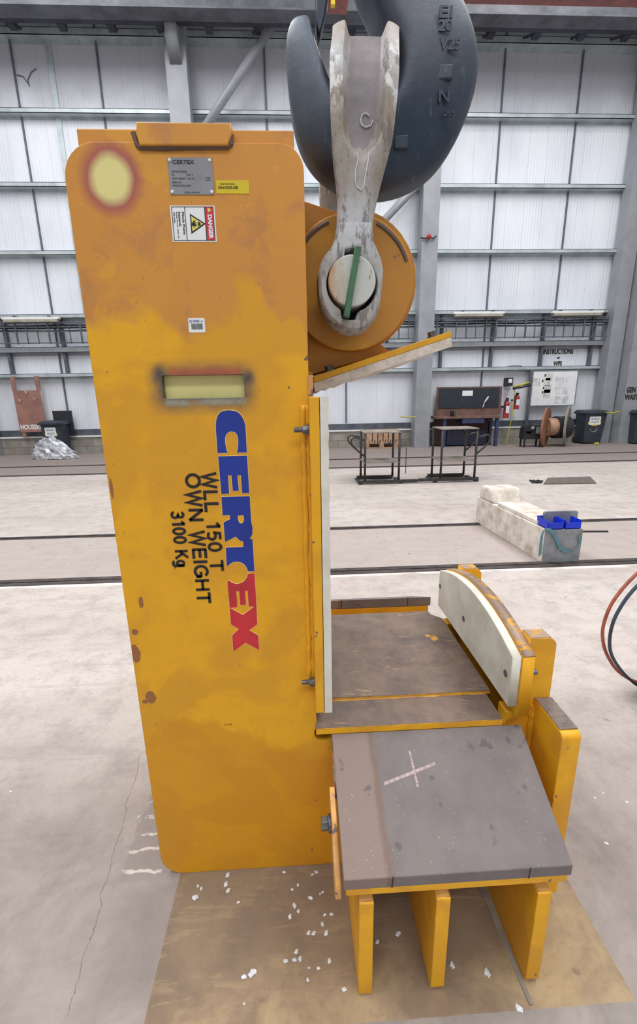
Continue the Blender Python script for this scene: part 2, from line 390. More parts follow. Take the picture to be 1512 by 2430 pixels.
def roundpoly(pts, n=6):
    """pts: (x, y, r) -> corners rounded with radius r"""
    out = []; N = len(pts)
    for i in range(N):
        p = Vector(pts[i][:2]); r = pts[i][2] if len(pts[i]) > 2 else 0
        if r <= 0: out.append((p.x, p.y)); continue
        a = (Vector(pts[i-1][:2])-p).normalized(); b = (Vector(pts[(i+1) % N][:2])-p).normalized()
        ang = a.angle(b); t = r/math.tan(ang/2); c_ = p+(a+b).normalized()*(r/math.sin(ang/2))
        s = p+a*t; e = p+b*t; v0 = s-c_; v1 = e-c_; th = v0.angle(v1); sg = 1 if (v0.x*v1.y-v0.y*v1.x) > 0 else -1
        for k in range(n+1):
            q = sg*th*k/n; out.append((c_.x+v0.x*math.cos(q)-v0.y*math.sin(q), c_.y+v0.x*math.sin(q)+v0.y*math.cos(q)))
    return out
def flat(loops, th, plane='XZ', pos=0.0, bev=0, offset=0):
    """filled outline (with holes) extruded; XZ plane: occupies Y pos..pos+th ; YZ: X ; XY: Z"""
    cu = bpy.data.curves.new('t', 'CURVE'); cu.dimensions = '2D'; cu.fill_mode = 'BOTH'; cu.extrude = max(th/2-bev, 1e-5); cu.bevel_depth = bev; cu.bevel_resolution = 1
    cu.offset = offset-bev
    for lp in loops:
        sp = cu.splines.new('POLY'); sp.points.add(len(lp)-1)
        for q, p in zip(sp.points, lp): q.co = (p[0], p[1], 0, 1)
        sp.use_cyclic_u = True
    return curve_mesh(cu, plane, pos, th)
def curve_mesh(cu, plane, pos, th):
    o = bpy.data.objects.new('t', cu); COL.objects.link(o)
    dg = bpy.context.evaluated_depsgraph_get(); dg.update()
    me = bpy.data.meshes.new_from_object(o.evaluated_get(dg)); bpy.data.objects.remove(o); bpy.data.curves.remove(cu)
    c0 = pos+th/2
    for v in me.vertices:
        x, y, z = v.co
        v.co = (x, c0+z, y) if plane == 'XZ' else ((c0+z, x, y) if plane == 'YZ' else (x, y, c0+z))
    bm = nb(); bm.from_mesh(me); bmesh.ops.remove_doubles(bm, verts=bm.verts[:], dist=1e-6); bmesh.ops.recalc_face_normals(bm, faces=bm.faces[:])
    bm.to_mesh(me); bm.free()
    return me
def text(s, origin, U, V, length, height, th=.0006, bold=0.0, space=1.0):
    """mesh of lettering; U = reading direction, V = up direction of letters; fitted into length x height"""
    cu = bpy.data.curves.new('t', 'FONT'); cu.body = s; cu.offset = bold; cu.space_character = space; cu.extrude = .02; cu.resolution_u = 3
    o = bpy.data.objects.new('t', cu); COL.objects.link(o)
    dg = bpy.context.evaluated_depsgraph_get(); dg.update()
    me = bpy.data.meshes.new_from_object(o.evaluated_get(dg)); bpy.data.objects.remove(o); bpy.data.curves.remove(cu)
    xs = [v.co.x for v in me.vertices]; ys = [v.co.y for v in me.vertices]; x0, x1, y0, y1 = min(xs), max(xs), min(ys), max(ys)
    U = Vector(U).normalized(); V = Vector(V).normalized(); N = U.cross(V); O = Vector(origin)
    for v in me.vertices:
        a = (v.co.x-x0)/(x1-x0)*length; b = (v.co.y-y0)/(y1-y0)*height
        v.co = O+U*a+V*b+N*(th*(v.co.z/.02+1)/2)
    return me
def _el(cx, cy, rx, ry, a0, a1, n=20): return [(cx+rx*math.cos(math.radians(a0+(a1-a0)*i/n)), cy+ry*math.sin(math.radians(a0+(a1-a0)*i/n))) for i in range(n+1)]
GL = {'W': (1.0, [[(.07, 1), (.27, 0), (.5, .95), (.73, 0), (.93, 1)]]), 'L': (.62, [[(.08, 1), (.08, .07), (.6, .07)]]), 'T': (.72, [[(.0, .93), (.72, .93)], [(.36, .93), (.36, 0)]]),
      'O': (.86, [_el(.43, .5, .36, .44, 0, 360, 32)]), 'N': (.76, [[(.08, 0), (.08, 1)], [(.08, .98), (.68, .02)], [(.68, 0), (.68, 1)]]), 'E': (.66, [[(.08, 0), (.08, 1)], [(.08, .93), (.64, .93)], [(.08, .52), (.6, .52)], [(.08, .07), (.66, .07)]]),
      'I': (.18, [[(.09, 0), (.09, 1)]]), 'G': (.82, [_el(.42, .5, .35, .44, 40, 350, 28), [(.45, .47), (.77, .47)], [(.75, .5), (.75, .1)]]), 'H': (.76, [[(.08, 0), (.08, 1)], [(.68, 0), (.68, 1)], [(.08, .52), (.68, .52)]]),
      '1': (.5, [[(.34, 0), (.34, 1)], [(.34, .95), (.10, .74)]]), '0': (.62, [_el(.31, .5, .24, .44, 0, 360, 28)]), '5': (.62, [[(.55, .93), (.16, .93), (.12, .55)]+_el(.30, .34, .25, .27, 125, -140, 18)]),
      '3': (.62, [_el(.29, .73, .21, .21, 160, -85, 14)+_el(.29, .29, .24, .23, 85, -165, 16)]), 'K': (.74, [[(.08, 0), (.08, 1)], [(.66, 1), (.10, .40)], [(.30, .58), (.72, 0)]]), 'g': (.6, [_el(.27, .36, .20, .27, 0, 360, 22), [(.50, .66), (.50, -.08)]+_el(.28, -.08, .22, .14, 0, -160, 10)]), ' ': (.34, [])}
def strokes(txt, O, U, V, length, height, w=.205, th=.0006):
    """plain sans capitals drawn as flat strokes, each line of words fitted to length x height"""
    tot = sum(GL[ch][0]+.12 for ch in txt)-.12; k_ = length/tot; U = Vector(U); V = Vector(V); N = U.cross(V); O = Vector(O); bm = nb(); x0_ = 0
    for ch in txt:
        for L in GL[ch][1]:
            P = [Vector(((x0_+a)*k_, b*height)) for a, b in L]; hw = w*height/2; closed = (P[0]-P[-1]).length < 1e-4
            if closed: P = P[:-1]
            n = len(P); E_ = []
            for i, p in enumerate(P):
                a = (P[i]-P[i-1]) if (i or closed) else (P[1]-P[0]); b = (P[(i+1) % n]-P[i]) if (i < n-1 or closed) else a
                a = a.normalized(); b = b.normalized(); t_ = (a+b); t_ = t_.normalized() if t_.length > .2 else a; nn = Vector((-t_.y, t_.x)); c_ = max(.34, nn.dot(Vector((-a.y, a.x))))
                E_.append((p+nn*hw/c_, p-nn*hw/c_))
            V2 = [[bm.verts.new(O+U*q.x+V*q.y+N*th) for q in e] for e in E_]
            for i in range(n if closed else n-1): j = (i+1) % n; bm.faces.new((V2[i][0], V2[i][1], V2[j][1], V2[j][0]))
        x0_ += GL[ch][0]+.12
    me = bpy.data.meshes.new('s'); bm.to_mesh(me); bm.free(); return me
def join(meshes):
    bm = nb()
    for me in meshes: bm.from_mesh(me)
    me = bpy.data.meshes.new('j'); bm.to_mesh(me); bm.free(); return me
def copytree(o, parent=None, **kw):
    c_ = o.copy(); COL.objects.link(c_)
    if parent: c_.parent = parent
    for ch in list(o.children): copytree(ch, c_)
    return c_

# ================================================================== SETTING
WY = 14.5
bx('floor', -18, 18, -3, WY+.6, -.1, 0, 'floor')['kind'] = 'structure'
def struct(o): o['kind'] = 'structure'; return o
struct(bx('wall_back', -18, 18, WY+.06, WY+.10, .5, 12.6, 'cladding'))
# block plinth with mortar joints
def blockmat():
    m = Mat('blockwork', .9, 0, .2)
    br = m.n.new('ShaderNodeTexBrick'); mp = m.n.new('ShaderNodeMapping'); mp.inputs['Rotation'].default_value = (PI/2, 0, 0); m.l.new(m.wp, mp.inputs[0]); m.l.new(mp.outputs[0], br.inputs[0])
    br.inputs['Scale'].default_value = 1; br.inputs['Brick Width'].default_value = .45; br.inputs['Row Height'].default_value = .225; br.inputs['Mortar Size'].default_value = .008
    br.inputs['Color1'].default_value = srgb(160, 155, 146); br.inputs['Color2'].default_value = srgb(142, 138, 130); br.inputs['Mortar'].default_value = srgb(118, 112, 106)
    c = m.mix(m.math('MULTIPLY', m.rng(m.noise(4, 5), .45, .7), .4), br.outputs[0], srgb(112, 106, 102)); m.color(c); M['blockwork'] = m.m
blockmat()
struct(bx('wall_plinth', -18, 18, WY-.05, WY+.2, 0, .52, 'blockwork'))
struct(bx('baseboard_back', -18, 18, WY-.08, WY+.1, .52, .57, 'white'))
struct(bx('trim_1', -18, 18, WY-.02, WY+.06, .58, .76, 'steel_dark'))
# girts: pressed section with a bright front lip and a web behind
k = 2
for z, h in ((10.86, .16), (9.15, .11), (7.44, .11), (5.75, .11), (4.07, .11), (3.14, .16), (2.40, .11)):
    bm = nb(); box(bm, -18, 18, WY-.16, WY-.145, z-h/2, z+h/2); box(bm, -18, 18, WY-.16, WY+.06, z+h/2-.012, z+h/2); box(bm, -18, 18, WY-.16, WY+.06, z-h/2, z-h/2+.012); box(bm, -18, 18, WY+.045, WY+.06, z-h, z+h*.2)
    struct(obj('trim_%d' % k, bm, 'girt' if z > 3.6 or z < 2.6 else 'steel_grey')); k += 1
# vertical sheet joints
for i in range(-8, 9):
    X = -7.20 + (i+3)*2.205
    if abs(X) < 17: struct(bx('trim_%d' % k, X-.022, X+.022, WY+.02, WY+.06, .8 if abs(i) % 2 else 4.1, 12.4, 'joint')); k += 1
struct(bx('trim_%d' % k, -6.30, -6.16, WY+.02, WY+.06, 4.1, 12.4, 'girt')); k += 1
for X in (-8.62, -6.98, -5.35, -2.1, 1.1, 2.9, 4.62, 6.25, 7.88, 9.5, 11.2):
    struct(bx('trim_%d' % k, X-.035, X+.035, WY-.10, WY+.05, 2.45, 4.05, 'steel_dark')); k += 1
# columns (H-section: flanges and web)
def column(x0, x1, yf, yb=WY-.08, name='column', z1=12.6):
    bm = nb(); xm = (x0+x1)/2
    box(bm, x0, x1, yf, yf+.03, 0, z1); box(bm, x0, x1, yb-.03, yb, 0, z1); box(bm, xm-.012, xm+.012, yf+.03, yb-.03, 0, z1)
    box(bm, x0, x0+.015, yf+.03, yb-.03, 0, z1); box(bm, x1-.015, x1, yf+.03, yb-.03, 0, z1)
    o = obj('trim_%d' % k, bm, 'steel_grey', bevel=.004); o['kind'] = 'structure'; return o
column(-3.10, -2.56, 13.95); k += 1
column(3.74, 4.22, 13.95); k += 1
column(10.30, 11.1, 13.7); k += 1
struct(bx('trim_%d' % k, 9.82, 10.25, 14.05, 14.42, 0, 12.6, 'steel_grey')); k += 1
struct(bx('trim_%d' % k, -9.75, -9.35, 14.0, 14.42, 0, 12.6, 'steel_grey')); k += 1
# corbel bracket on left column
bm = nb(); me = flat([[(13.95, 9.95), (13.62, 10.35), (13.62, 12.3), (13.95, 12.3)]], .30, 'YZ', -2.98); struct(omesh('trim_%d' % k, me, 'steel_grey')); k += 1
# crane runway girder, gutter and brackets
bm = nb(); box(bm, -18, 18, 13.3, 13.34, 10.58, 12.3); box(bm, -18, 18, 13.12, 13.52, 10.56, 10.60); box(bm, -18, 18, 13.12, 13.52, 12.3, 12.34)
struct(obj('trim_%d' % k, bm, 'girder')); k += 1
struct(bx('trim_%d' % k, -18, 18, 13.55, 13.75, 10.62, 10.95, 'beam_dark')); k += 1
struct(bx('trim_%d' % k, 3, 18, 12.4, 12.6, 10.38, 10.62, 'red_beam')); k += 1
for i in range(-12, 13):
    X = i*1.21+.5
    bm = nb(); box(bm, X-.09, X+.09, 13.76, 14.0, 10.62, 10.95); tube(bm, [(X-.02, 13.98, 10.75), (X-.02-(.12 if i % 2 else 0), 14.40, 10.92)], .035, 6)
    struct(obj('trim_%d' % k, bm, 'beam_dark')); k += 1
# floor tracks
for Y0, wd in ((3.855, .068), (5.262, .045), (10.13, .06), (11.58, .06)):
    bm = nb(); box(bm, -18, 18, Y0-wd, Y0-wd*.25, 0, .006); box(bm, -18, 18, Y0, Y0+wd*.9, 0, .012)
    struct(obj('trim_%d' % k, bm, 'track')); k += 1
# diagonal wind braces
def brace(p, q, r, label):
    bm = nb(); cyl(bm, p, q, r, 16); o = obj('diagonal_brace', bm, 'steel_grey', smooth=True); tag(o, label, 'brace'); return o
brace(at(420, 404, 14.0), at(705, -30, 14.0), .105, 'grey round tube brace rising from behind the yellow post to the upper beam')
brace(at(850, 590, 14.1), at(1040, 385, 14.1), .105, 'grey round tube brace meeting the middle column behind the crane hook')
# ridge of thin wires
for a, b in (((1185, 0), (1145, 0)),): pass

# ================================================================== C-HOOK LIFTING TOOL
YC = 1.5; TH = .055
tool = thing('lifting_tool', 'tall yellow C-shaped steel lifting tool standing on the painted floor patch', 'lifting tool', (-.2, YC, 0))
XL, XR, ZT, XE = -.512, .034, 2.166, .795
a_, b_ = at(383, 892, PLY), at(581, 943, PLY)
slot = roundpoly([(a_.x, b_.z, .004), (b_.x, b_.z, .004), (b_.x, a_.z, .004), (a_.x, a_.z, .004)][::-1], 3)
def side(hole):
    th_ = .555
    pts = [(XL, .0, .075), (XE, 0, .05), (XE, .862, .03), (.7085, .862, .0), (.7085, .598, 0), (.655, .598, .006), (.655, th_, 0), (XR+.06, th_, 0), (XR, th_+.1, 0), (XR, ZT, .055), (XL, ZT, .075)]
    full = roundpoly(pts, 8); i0 = min(range(len(full)), key=lambda i: abs(full[i][0]-XR-.06)+abs(full[i][1]-th_))
    o = full[:i0]
    rel = [(XR+.026+.032*math.cos(math.radians(t)), th_-.002+.032*math.sin(math.radians(t))) for t in range(0, -231, -15)]
    o += rel + full[i0+1:]
    return [o]+([hole] if hole else [])
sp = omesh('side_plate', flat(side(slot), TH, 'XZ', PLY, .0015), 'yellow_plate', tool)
omesh('side_plate', flat(side(None), TH, 'XZ', 3-PLY-TH, .0015), 'yellow', tool)
# slot plug seen inside the opening
bx('slot_plug', a_.x-.002, b_.x+.002, PLY+.022, PLY+.050, b_.z-.002, a_.z+.002, 'primer', tool, label='pale yellow primed face inside the slot')
# inner box webs
bx('web_plate', XL+.06, XL+.09, PLY+TH, 3-PLY-TH, .12, 2.08, 'yellow', tool)
bx('web_plate', -.02, .012, PLY+TH, 3-PLY-TH, .60, 1.72, 'yellow', tool)
# cap plate between the side plates and stop block through the top notch
p0, p1 = at(185, 316, PLY+.02), at(697, 316, PLY+.02)
bx('cap_plate', p0.x, p1.x, PLY+.012, 3-PLY-.012, 2.085, at(300, 305, PLY+.012).z, 'yellow_plate', tool, bevel=.003)
f = PLY-.012
me = flat([[(at(*q, f).x, at(*q, f).z) for q in ((330, 344), (541, 344), (549, 318), (548, 291), (322, 288), (323, 318))]], .06, 'XZ', f, .003)
omesh('stop_block', me, 'yellow_plate', tool)
bm = nb(); tube(bm, [at(*q, PLY-.002) for q in ((316, 314), (327, 346), (332, 350), (380, 352), (450, 350), (541, 349), (548, 342), (550, 320))], .0055, 6)
obj('weld_seam', bm, simple('weld_grey', (104, 84, 74), .6), tool, label='bare grey weld seam under the stop block')

# post flange, pad and bolts
FY0, FY1 = 1.125, 3-1.125
q0, q1, q2 = at(728, 940, FY0), at(753, 940, FY0), at(779, 940, FY0)
zt = at(740, 942, FY0).z; zb = at(768, 1692, FY0).z
bx('post_flange', XR-.002, XR+.024, FY0, FY1, zb, zt, 'yellow', tool, bevel=.002)
def roughpad():
    bm = nb(); n = 40; y0, y1 = FY0, FY1
    rows = []
    for i in range(n+1):
        z = zb+(zt-zb)*i/n; j = random.uniform(0, .0025) if i > n*.35 else 0
        rows.append([bm.verts.new((XR+.0255, y0, z)), bm.verts.new((XR+.048-j, y0, z)), bm.verts.new((XR+.048-j*.5, y1, z)), bm.verts.new((XR+.0255, y1, z))])
    for i in range(n):
        for q in range(4): bm.faces.new((rows[i][q], rows[i][(q+1) % 4], rows[i+1][(q+1) % 4], rows[i+1][q]))
    bm.faces.new(rows[0]); bm.faces.new(rows[-1]); return bm
obj('post_pad', roughpad(), 'white_pad', tool, label='long off-white plastic strip facing the throat of the tool')
bm = nb()
for s in (0, 1):
    tube(bm, [Vector((XR-.004-.012*s+random.uniform(-.0015, .0015), PLY-.003, z_)) for z_ in [zb+.05+i*(zt-.02-zb-.05)/60 for i in range(61)]], [.009+random.uniform(-.0012, .0012) for _ in range(61)], 8)
obj('weld_seam', bm, 'yellow', tool, smooth=True)
bx('doubler_strip', XR-.002, XR+.012, PLY-.004, PLY+.03, zt-.01, at(735, 890, PLY).z, 'yellow_worn', tool)
for py in (1020, 1622):
    p = at(722, py, 1.145)
    for yy in (1.152, 3-1.152):
        hexbolt('bolt', (XR-.003, yy, p.z), (-1, 0, 0), .0125, .017, 'bolt', tool, shank=.022)

# arm deck: low strips and raised centre plate
deck = bx('deck_plate', .033, .632, 1.16, 1.30, .572, .594, 'deck', tool, bevel=.0015)
omesh('deck_plate', flat([[(.05, 1.285), (.645, 1.285), (.645, 1.80), (.605, 1.84), (.600, 1.875), (.05, 1.875)]], .026, 'XY', .580, .001), 'deck', tool)
bx('deck_edge', .0325, .6325, 1.1585, 1.1605, .5715, .592, 'yellow', tool)
bx('deck_edge', .05, .645, 1.2835, 1.2855, .594, .6035, 'yellow', tool)
bm = nb(); tube(bm, [(x_, 1.286, .594) for x_ in [.06+i*.0195 for i in range(30)]], [.004+random.uniform(-.001, .002) for _ in range(30)], 6); obj('weld_seam', bm, 'yellow_worn', tool)
for X in (.0, ): pass
bm = nb()
for X in (.10, .345, .59): box(bm, X-.015, X+.015, PLY+TH, 3-PLY-TH, 0.02, .57)
obj('arm_rib', bm, 'yellow', tool)
bx('arm_floor', .05, .77, PLY+TH, 3-PLY-TH, .02, .05, 'yellow', tool)
bx('tip_web', .709, .75, PLY+TH, 3-PLY-TH, .05, .80, 'yellow', tool)

# sloping saddle wings, near and far
def wing(sgn):
    if sgn > 0: n_, f_ = Vector((0, .83, .420)), Vector((0, 1.158, .572))
    else: n_, f_ = Vector((0, 2.42, .42)), Vector((0, 2.125, .556))
    dn = Vector((0, 0, 1))
    def slab(x0, x1, t0, t1, xf0=0, xf1=0, ins=0):
        bm = nb(); v = []; a_ = n_+(f_-n_)*ins
        for X, xf in ((x0, xf0), (x1, xf1)):
            for p, dx in ((a_+dn*t0, 0), (f_+dn*t0, xf), (f_+dn*t1, xf), (a_+dn*t1, 0)): v.append(bm.verts.new((X+dx, p.y, p.z)))
        for fc in ((0, 1, 2, 3), (7, 6, 5, 4), (0, 4, 5, 1), (1, 5, 6, 2), (2, 6, 7, 3), (3, 7, 4, 0)): bm.faces.new([v[i] for i in fc])
        return bm
    t_r = .034 if sgn > 0 else .050; t_p = .024 if sgn > 0 else .042
    obj('wing_plate', slab(.090, .672, -t_r-t_p, -t_r-.0005, -.003, .010, .004), 'yellow', tool, bevel=.004)
    rb = obj('rubber_pad', slab(.085, .680, -t_r, 0, -.003, .012), 'ribbed_rubber', tool, label='dark grey rubber pad face', bevel=.0025)
    yv = n_.y if sgn > 0 else f_.y; zv = n_.z if sgn > 0 else f_.z
    for X in (.209, .566):
        bm = nb(); p = [(X-.0018, zv-t_r), (X+.0012, zv-t_r), (X+.003, zv+.0006), (X, zv+.0006)]
        v = [bm.verts.new((x_, yv-.0006, z_)) for x_, z_ in p]+[bm.verts.new((x_, yv+.004, z_)) for x_, z_ in p]
        for fc in ((0, 1, 2, 3), (7, 6, 5, 4), (0, 4, 5, 1), (1, 5, 6, 2), (2, 6, 7, 3), (3, 7, 4, 0)): bm.faces.new([v[i] for i in fc])
        obj('notch', bm, 'black', rb)
    # gussets
    for X, r, zg in ((.124, .010, .344), (.325, .016, .342), (.594, .020, .337)):
        if sgn > 0: prof = roundpoly([(.825, .002, r), (.825, zg, .005), (.868, zg+.002, 0), (1.182, .508, 0), (1.182, .002, 0)], 6)
        else: prof = roundpoly([(1.818, .004, 0), (1.818, .40, 0), (2.125, .452, 0), (2.42, .318, .004), (2.42, .004, r)], 6)
        gs = omesh('gusset', flat([prof], .038, 'YZ', X, .002), 'yellow', tool)
        if sgn > 0: bx('worn_edge', X+.002, X+.036, .829, .866, zg, zg+.0032, 'yellow_worn', gs)
    # bolted retaining bracket at the post side
    if sgn > 0:
        pr = roundpoly([(1.035, .505, .008), (1.045, .40, .01), (.95, .335, .01), (.86, .315, .004), (.845, .335, .004), (.85, .385, 0), (.92, .42, .006), (.955, .462, .01)], 4)
        br = omesh('wing_bracket', flat([pr], .016, 'YZ', .064, .002), 'yellow_worn', tool)
        hexbolt('bolt', (.064, .975, at(760, 1955, .975).z), (-1, 0, 0), .019, .028, 'bolt', br)
        c_ = roundpoly([(1.12, .545, .006), (1.12, .46, .006), (1.04, .44, .006), (1.04, .51, .006)], 3)
        omesh('wing_bracket', flat([c_], .010, 'YZ', .080, .001), 'yellow_top', tool)
wing(1); wing(-1)
# chalk cross on near pad
def onwing(px, py, lift=.0007):
    n_ = Vector((0, .83, .420)); f_ = Vector((0, 1.158, .572)); sl = (f_-n_).normalized(); nm = Vector((0, -sl.z, sl.y)); d = ray(px, py)
    t = (n_+nm*lift-CAMP).dot(nm)/d.dot(nm); return CAMP+d*t
bm = nb()
for A, B, wd in (((972, 1782), (992, 1868), 4), ((912, 1860), (1034, 1811), 5)):
    A_, B_ = onwing(*A), onwing(*B); dr = (B_-A_).normalized(); pp = dr.cross(Vector((0, -.53, .85))).normalized()*.0042*wd/5
    for i in range(10):
        s_, e_ = A_.lerp(B_, i/10), A_.lerp(B_, (i+.93)/10); v = [bm.verts.new(q) for q in (s_-pp, e_-pp, e_+pp, s_+pp)]; bm.faces.new(v)
obj('chalk_mark', bm, simple('chalk', (186, 166, 166), .9, 0, .12, 60), tool, label='pale pink chalk cross')

# upturned tip: arc flange, white arc pad, end stiffeners
def arcprof(y0, y1, zb_, ze, zc, n=14, ins=0):
    ym = (y0+y1)/2; pts = [(y0+ins, zb_)]
    for i in range(n+1):
        t = i/n; y = y0+ins+(y1-y0-2*ins)*t; u = (y-ym)/((y1-y0)/2); pts.append((y, ze+(zc-ze)*(1-u*u)))
    pts.append((y1-ins, zb_)); return pts
AY0, AY1 = 1.145, 1.855
omesh('tip_flange', flat([arcprof(AY0, AY1, .612, .826, .895)[::-1]], .040, 'YZ', .668, .003), 'yellow', tool)
tp = omesh('tip_pad', flat([arcprof(AY0+.004, AY1-.004, .648, .822, .890)[::-1]], .030, 'YZ', .6375, .003), 'white_pad', tool, label='off-white plastic arc pad on the tip')
for px, py in ((1200, 1598), (1100, 1468), (1040, 1385)):
    p = atX(px, py, .637); p.y = min(p.y, 1.832); bm = nb(); cyl(bm, (.6355, p.y, p.z), (.6385, p.y, p.z), .0115, 20); s_ = obj('screw', bm, 'steel_dark', tp)
p = atX(1262, 1595, .712); bm = nb(); cyl(bm, (.708, 1.165, p.z), (.728, 1.165, p.z), .008, 14); obj('bolt', bm, 'bolt', tool)
# worn top surface strips on arc and plates
omesh('worn_edge', flat([[(a, b+.0012) for a, b in arcprof(AY0, AY1, .84, .826, .895)[1:-1]]+[(a, b-.002) for a, b in arcprof(AY0, AY1, .84, .826, .895)[1:-1]][::-1]], .038, 'YZ', .669), 'yellow_top', tool)
for y0 in (PLY, 3-PLY-TH): bx('worn_edge', .712, .775, y0+.002, y0+TH-.002, .8615, .8635, 'yellow_top', tool)
def endpl(y0, y1):
    pr = roundpoly([(y0, .03, .004), (y1, .03, 0), (y1, .648, 0), (y0, .645, .02)] if y0 < 1.3 else [(y0, .03, 0), (y1, .03, .004), (y1, .645, .02), (y0, .648, 0)], 5)
    omesh('end_plate', flat([pr], .058, 'YZ', .742, .003), 'yellow', tool)
    ya, yb_ = (y0+.018, y1-.002) if y0 < 1.3 else (y0+.002, y1-.018)
    bx('worn_edge', .744, .798, ya, yb_, .6475, .6495, simple('worn_grey', (126, 112, 106), .6, 0, .2, 20), tool)
endpl(1.025, PLY-.001); endpl(3-PLY+.001, 3-1.025)
bm = nb(); tube(bm, [(.740, PLY-.003, z_) for z_ in [.1+i*.018 for i in range(30)]], [.009+random.uniform(-.002, .002) for _ in range(30)], 6); obj('weld_seam', bm, 'yellow', tool)

# lifting lug with cheek discs
LX, LZ = .163, 1.922
f = 1.45
A = at(722, 482, f); B = at(800, 504, f)
lugp = [(-.05, A.z+.02), (A.x, A.z), (B.x+.02, B.z-.01)]+arc(LX+.012, LZ+.01, .198, 82, -62, 14)+[(.30, 1.735), (.06, 1.672), (-.05, 1.66)]
omesh('lug_plate', flat([lugp[::-1]], .13, 'XZ', YC-.065, .003), 'yellow_dull', tool)
for y0 in (1.385, YC+.065): omesh('cheek_disc', flat([arc(LX+.006, LZ-.004, .183, 0, 352, 44)], .05, 'XZ', y0, .004), 'yellow_dull', tool)
band_m = simple('band_grey', (112, 92, 82), .6)
for a0, a1 in ((20, 68), (112, 150)):
    bm = nb(); tube(bm, [(LX+.006+.170*math.cos(math.radians(a)), 1.3855, LZ-.004+.170*math.sin(math.radians(a))) for a in range(a0, a1, 3)], .006, 6)
    obj('rubbed_band', bm, band_m, tool, label='rubbed grey-brown band on the disc')

# inclined upper guide
GY0, GY1 = 1.37, 1.63
a0, a1, b0, b1 = at(744, 894, GY0), at(1072, 785, GY0), at(745, 904, GY0), at(1072, 803, GY0)
g = omesh('guide_plate', flat([[(a0.x, a0.z-.018), (a1.x, a1.z-.017), (a1.x, a1.z), (a0.x+.002, a0.z+.002)]], GY1-GY0, 'XZ', GY0, .0015), 'yellow', tool)
def guidepad():
    bm = nb(); n = 26; rows = []
    for i in range(n+1):
        t = i/n; x = a0.x+(a1.x-a0.x)*t; z = a0.z-.0185+(a1.z-.0175-a0.z+.0185)*t; th_ = .026-(.0)+random.uniform(-.0015, .001)
        th2 = .030+random.uniform(-.004, .004)+(.006 if .5 < t < .9 else 0)
        rows.append([bm.verts.new(q) for q in ((x, GY0, z), (x+.004, GY0, z-th_), (x+.004, GY1, z-th2), (x, GY1, z))])
    for i in range(n):
        for q in range(4): bm.faces.new((rows[i][q], rows[i][(q+1) % 4], rows[i+1][(q+1) % 4], rows[i+1][q]))
    bm.faces.new(rows[0]); bm.faces.new(rows[-1]); return bm
obj('guide_pad', guidepad(), 'pad_rough', tool, label='ragged off-white plastic pad under the guide plate')
dirg = Vector((a1.x-a0.x, 0, a1.z-a0.z)).normalized(); ng = Vector((-dirg.z, 0, dirg.x))
for px, py in ((779, 868), (1024, 790)):
    p = at(px, py, GY0+.03); t = (p-a0).dot(dirg); q = a0+dirg*t; q = Vector((q.x, GY0+.03, q.z))
    hexbolt('bolt', q, ng, .0125, .018, 'bolt', tool)
bx('guide_gusset', XR-.03, XR+.02, 1.40, 1.60, zt, 1.68, 'yellow', tool)

# logo and lettering on the front side plate
PF = PLY-.0006
def lg(u, v): p = at(380+u/3.9192, 950+v/3.9192, PF); return (p.x, p.z)
Cl = [(532,493),(523,360),(517,280),(516,230),(520,185),(531,148),(555,112),(590,95),(640,90),(690,96),(722,108),(748,130),(772,165),(788,205),(797,250),(803,360),(809,487),(712,490),(720,450),(724,410),(723,360),(716,325),(702,305),(685,296),(655,293),(634,302),(618,320),(608,345),(607,385),(614,430),(622,465),(630,493)]
El = [(538,520),(810,512),(833,862),(762,866),(748,697),(722,697),(735,841),(674,845),(660,697),(634,697),(645,868),(568,872)]
cx, cy_, rr = 714, 1604, 101
cir = lambda a0, a1, n: [(cx+rr*math.cos(math.radians(a0+(a1-a0)*i/n)), cy_-rr*math.sin(math.radians(a0+(a1-a0)*i/n))) for i in range(n+1)]
RT_ = [(570,897),(835,890),(850,1130),(863,1190),(860,1250),(838,1285),(862,1290),(880,1590),(815,1592)]+cir(8, 140, 10)+[(617,1540),(610,1368),(775,1362),(772,1315),(740,1308),(705,1270),(602,1317),(588,1135),(650,1103),(648,1070),(580,1072)]
Rh = [(724,1075),(776,1072),(779,1110),(772,1135),(755,1144),(738,1138),(728,1115)]
EX = [(625,1676)]+cir(-133, -5, 10)+[(818,1612),(880,1608),(893,1800),(907,2085),(832,2138),(914,2185),(922,2325),(793,2258),(680,2338),(668,2185),(730,2128),(657,2085),(640,1860)]
EXh = [(710,1775),(733,1775),(743,1903),(803,1900),(792,1772),(812,1772),(822,1918),(870,1920),(770,1995),(656,1932),(720,1923)]
W_ = lambda L: [lg(*q) for q in L]
omesh('logo_lettering', join([flat([W_(Cl)], .0006, 'XZ', PF), flat([W_(El)], .0006, 'XZ', PF), flat([W_(RT_), W_(Rh)], .0006, 'XZ', PF)]), 'logo_blue', tool, label='blue CERT of the vertical CERTEX logo')
omesh('logo_lettering', flat([W_(EX), W_(EXh)], .0006, 'XZ', PF), 'logo_red', tool, label='red EX of the vertical CERTEX logo')
def lines(loops):
    bm = nb()
    for L in loops:
        pts = W_(L); tube(bm, [(a, PF+.0004, b) for a, b in pts], .0011, 4, closed=True)
    return bm
obj('logo_outline', lines([Cl, El, RT_, Rh, EX, EXh]), 'cream', tool)
def vtext(s, y0, y1, xb, xt, bold=.012):
    p, q, h = at(xb, y0, PF), at(xb+(y1-y0)*.0, y1, PF), at(xt, y0, PF)
    return strokes(s, (p.x, PF, p.z), (0, 0, -1), (1, 0, 0), p.z-q.z, h.x-p.x)
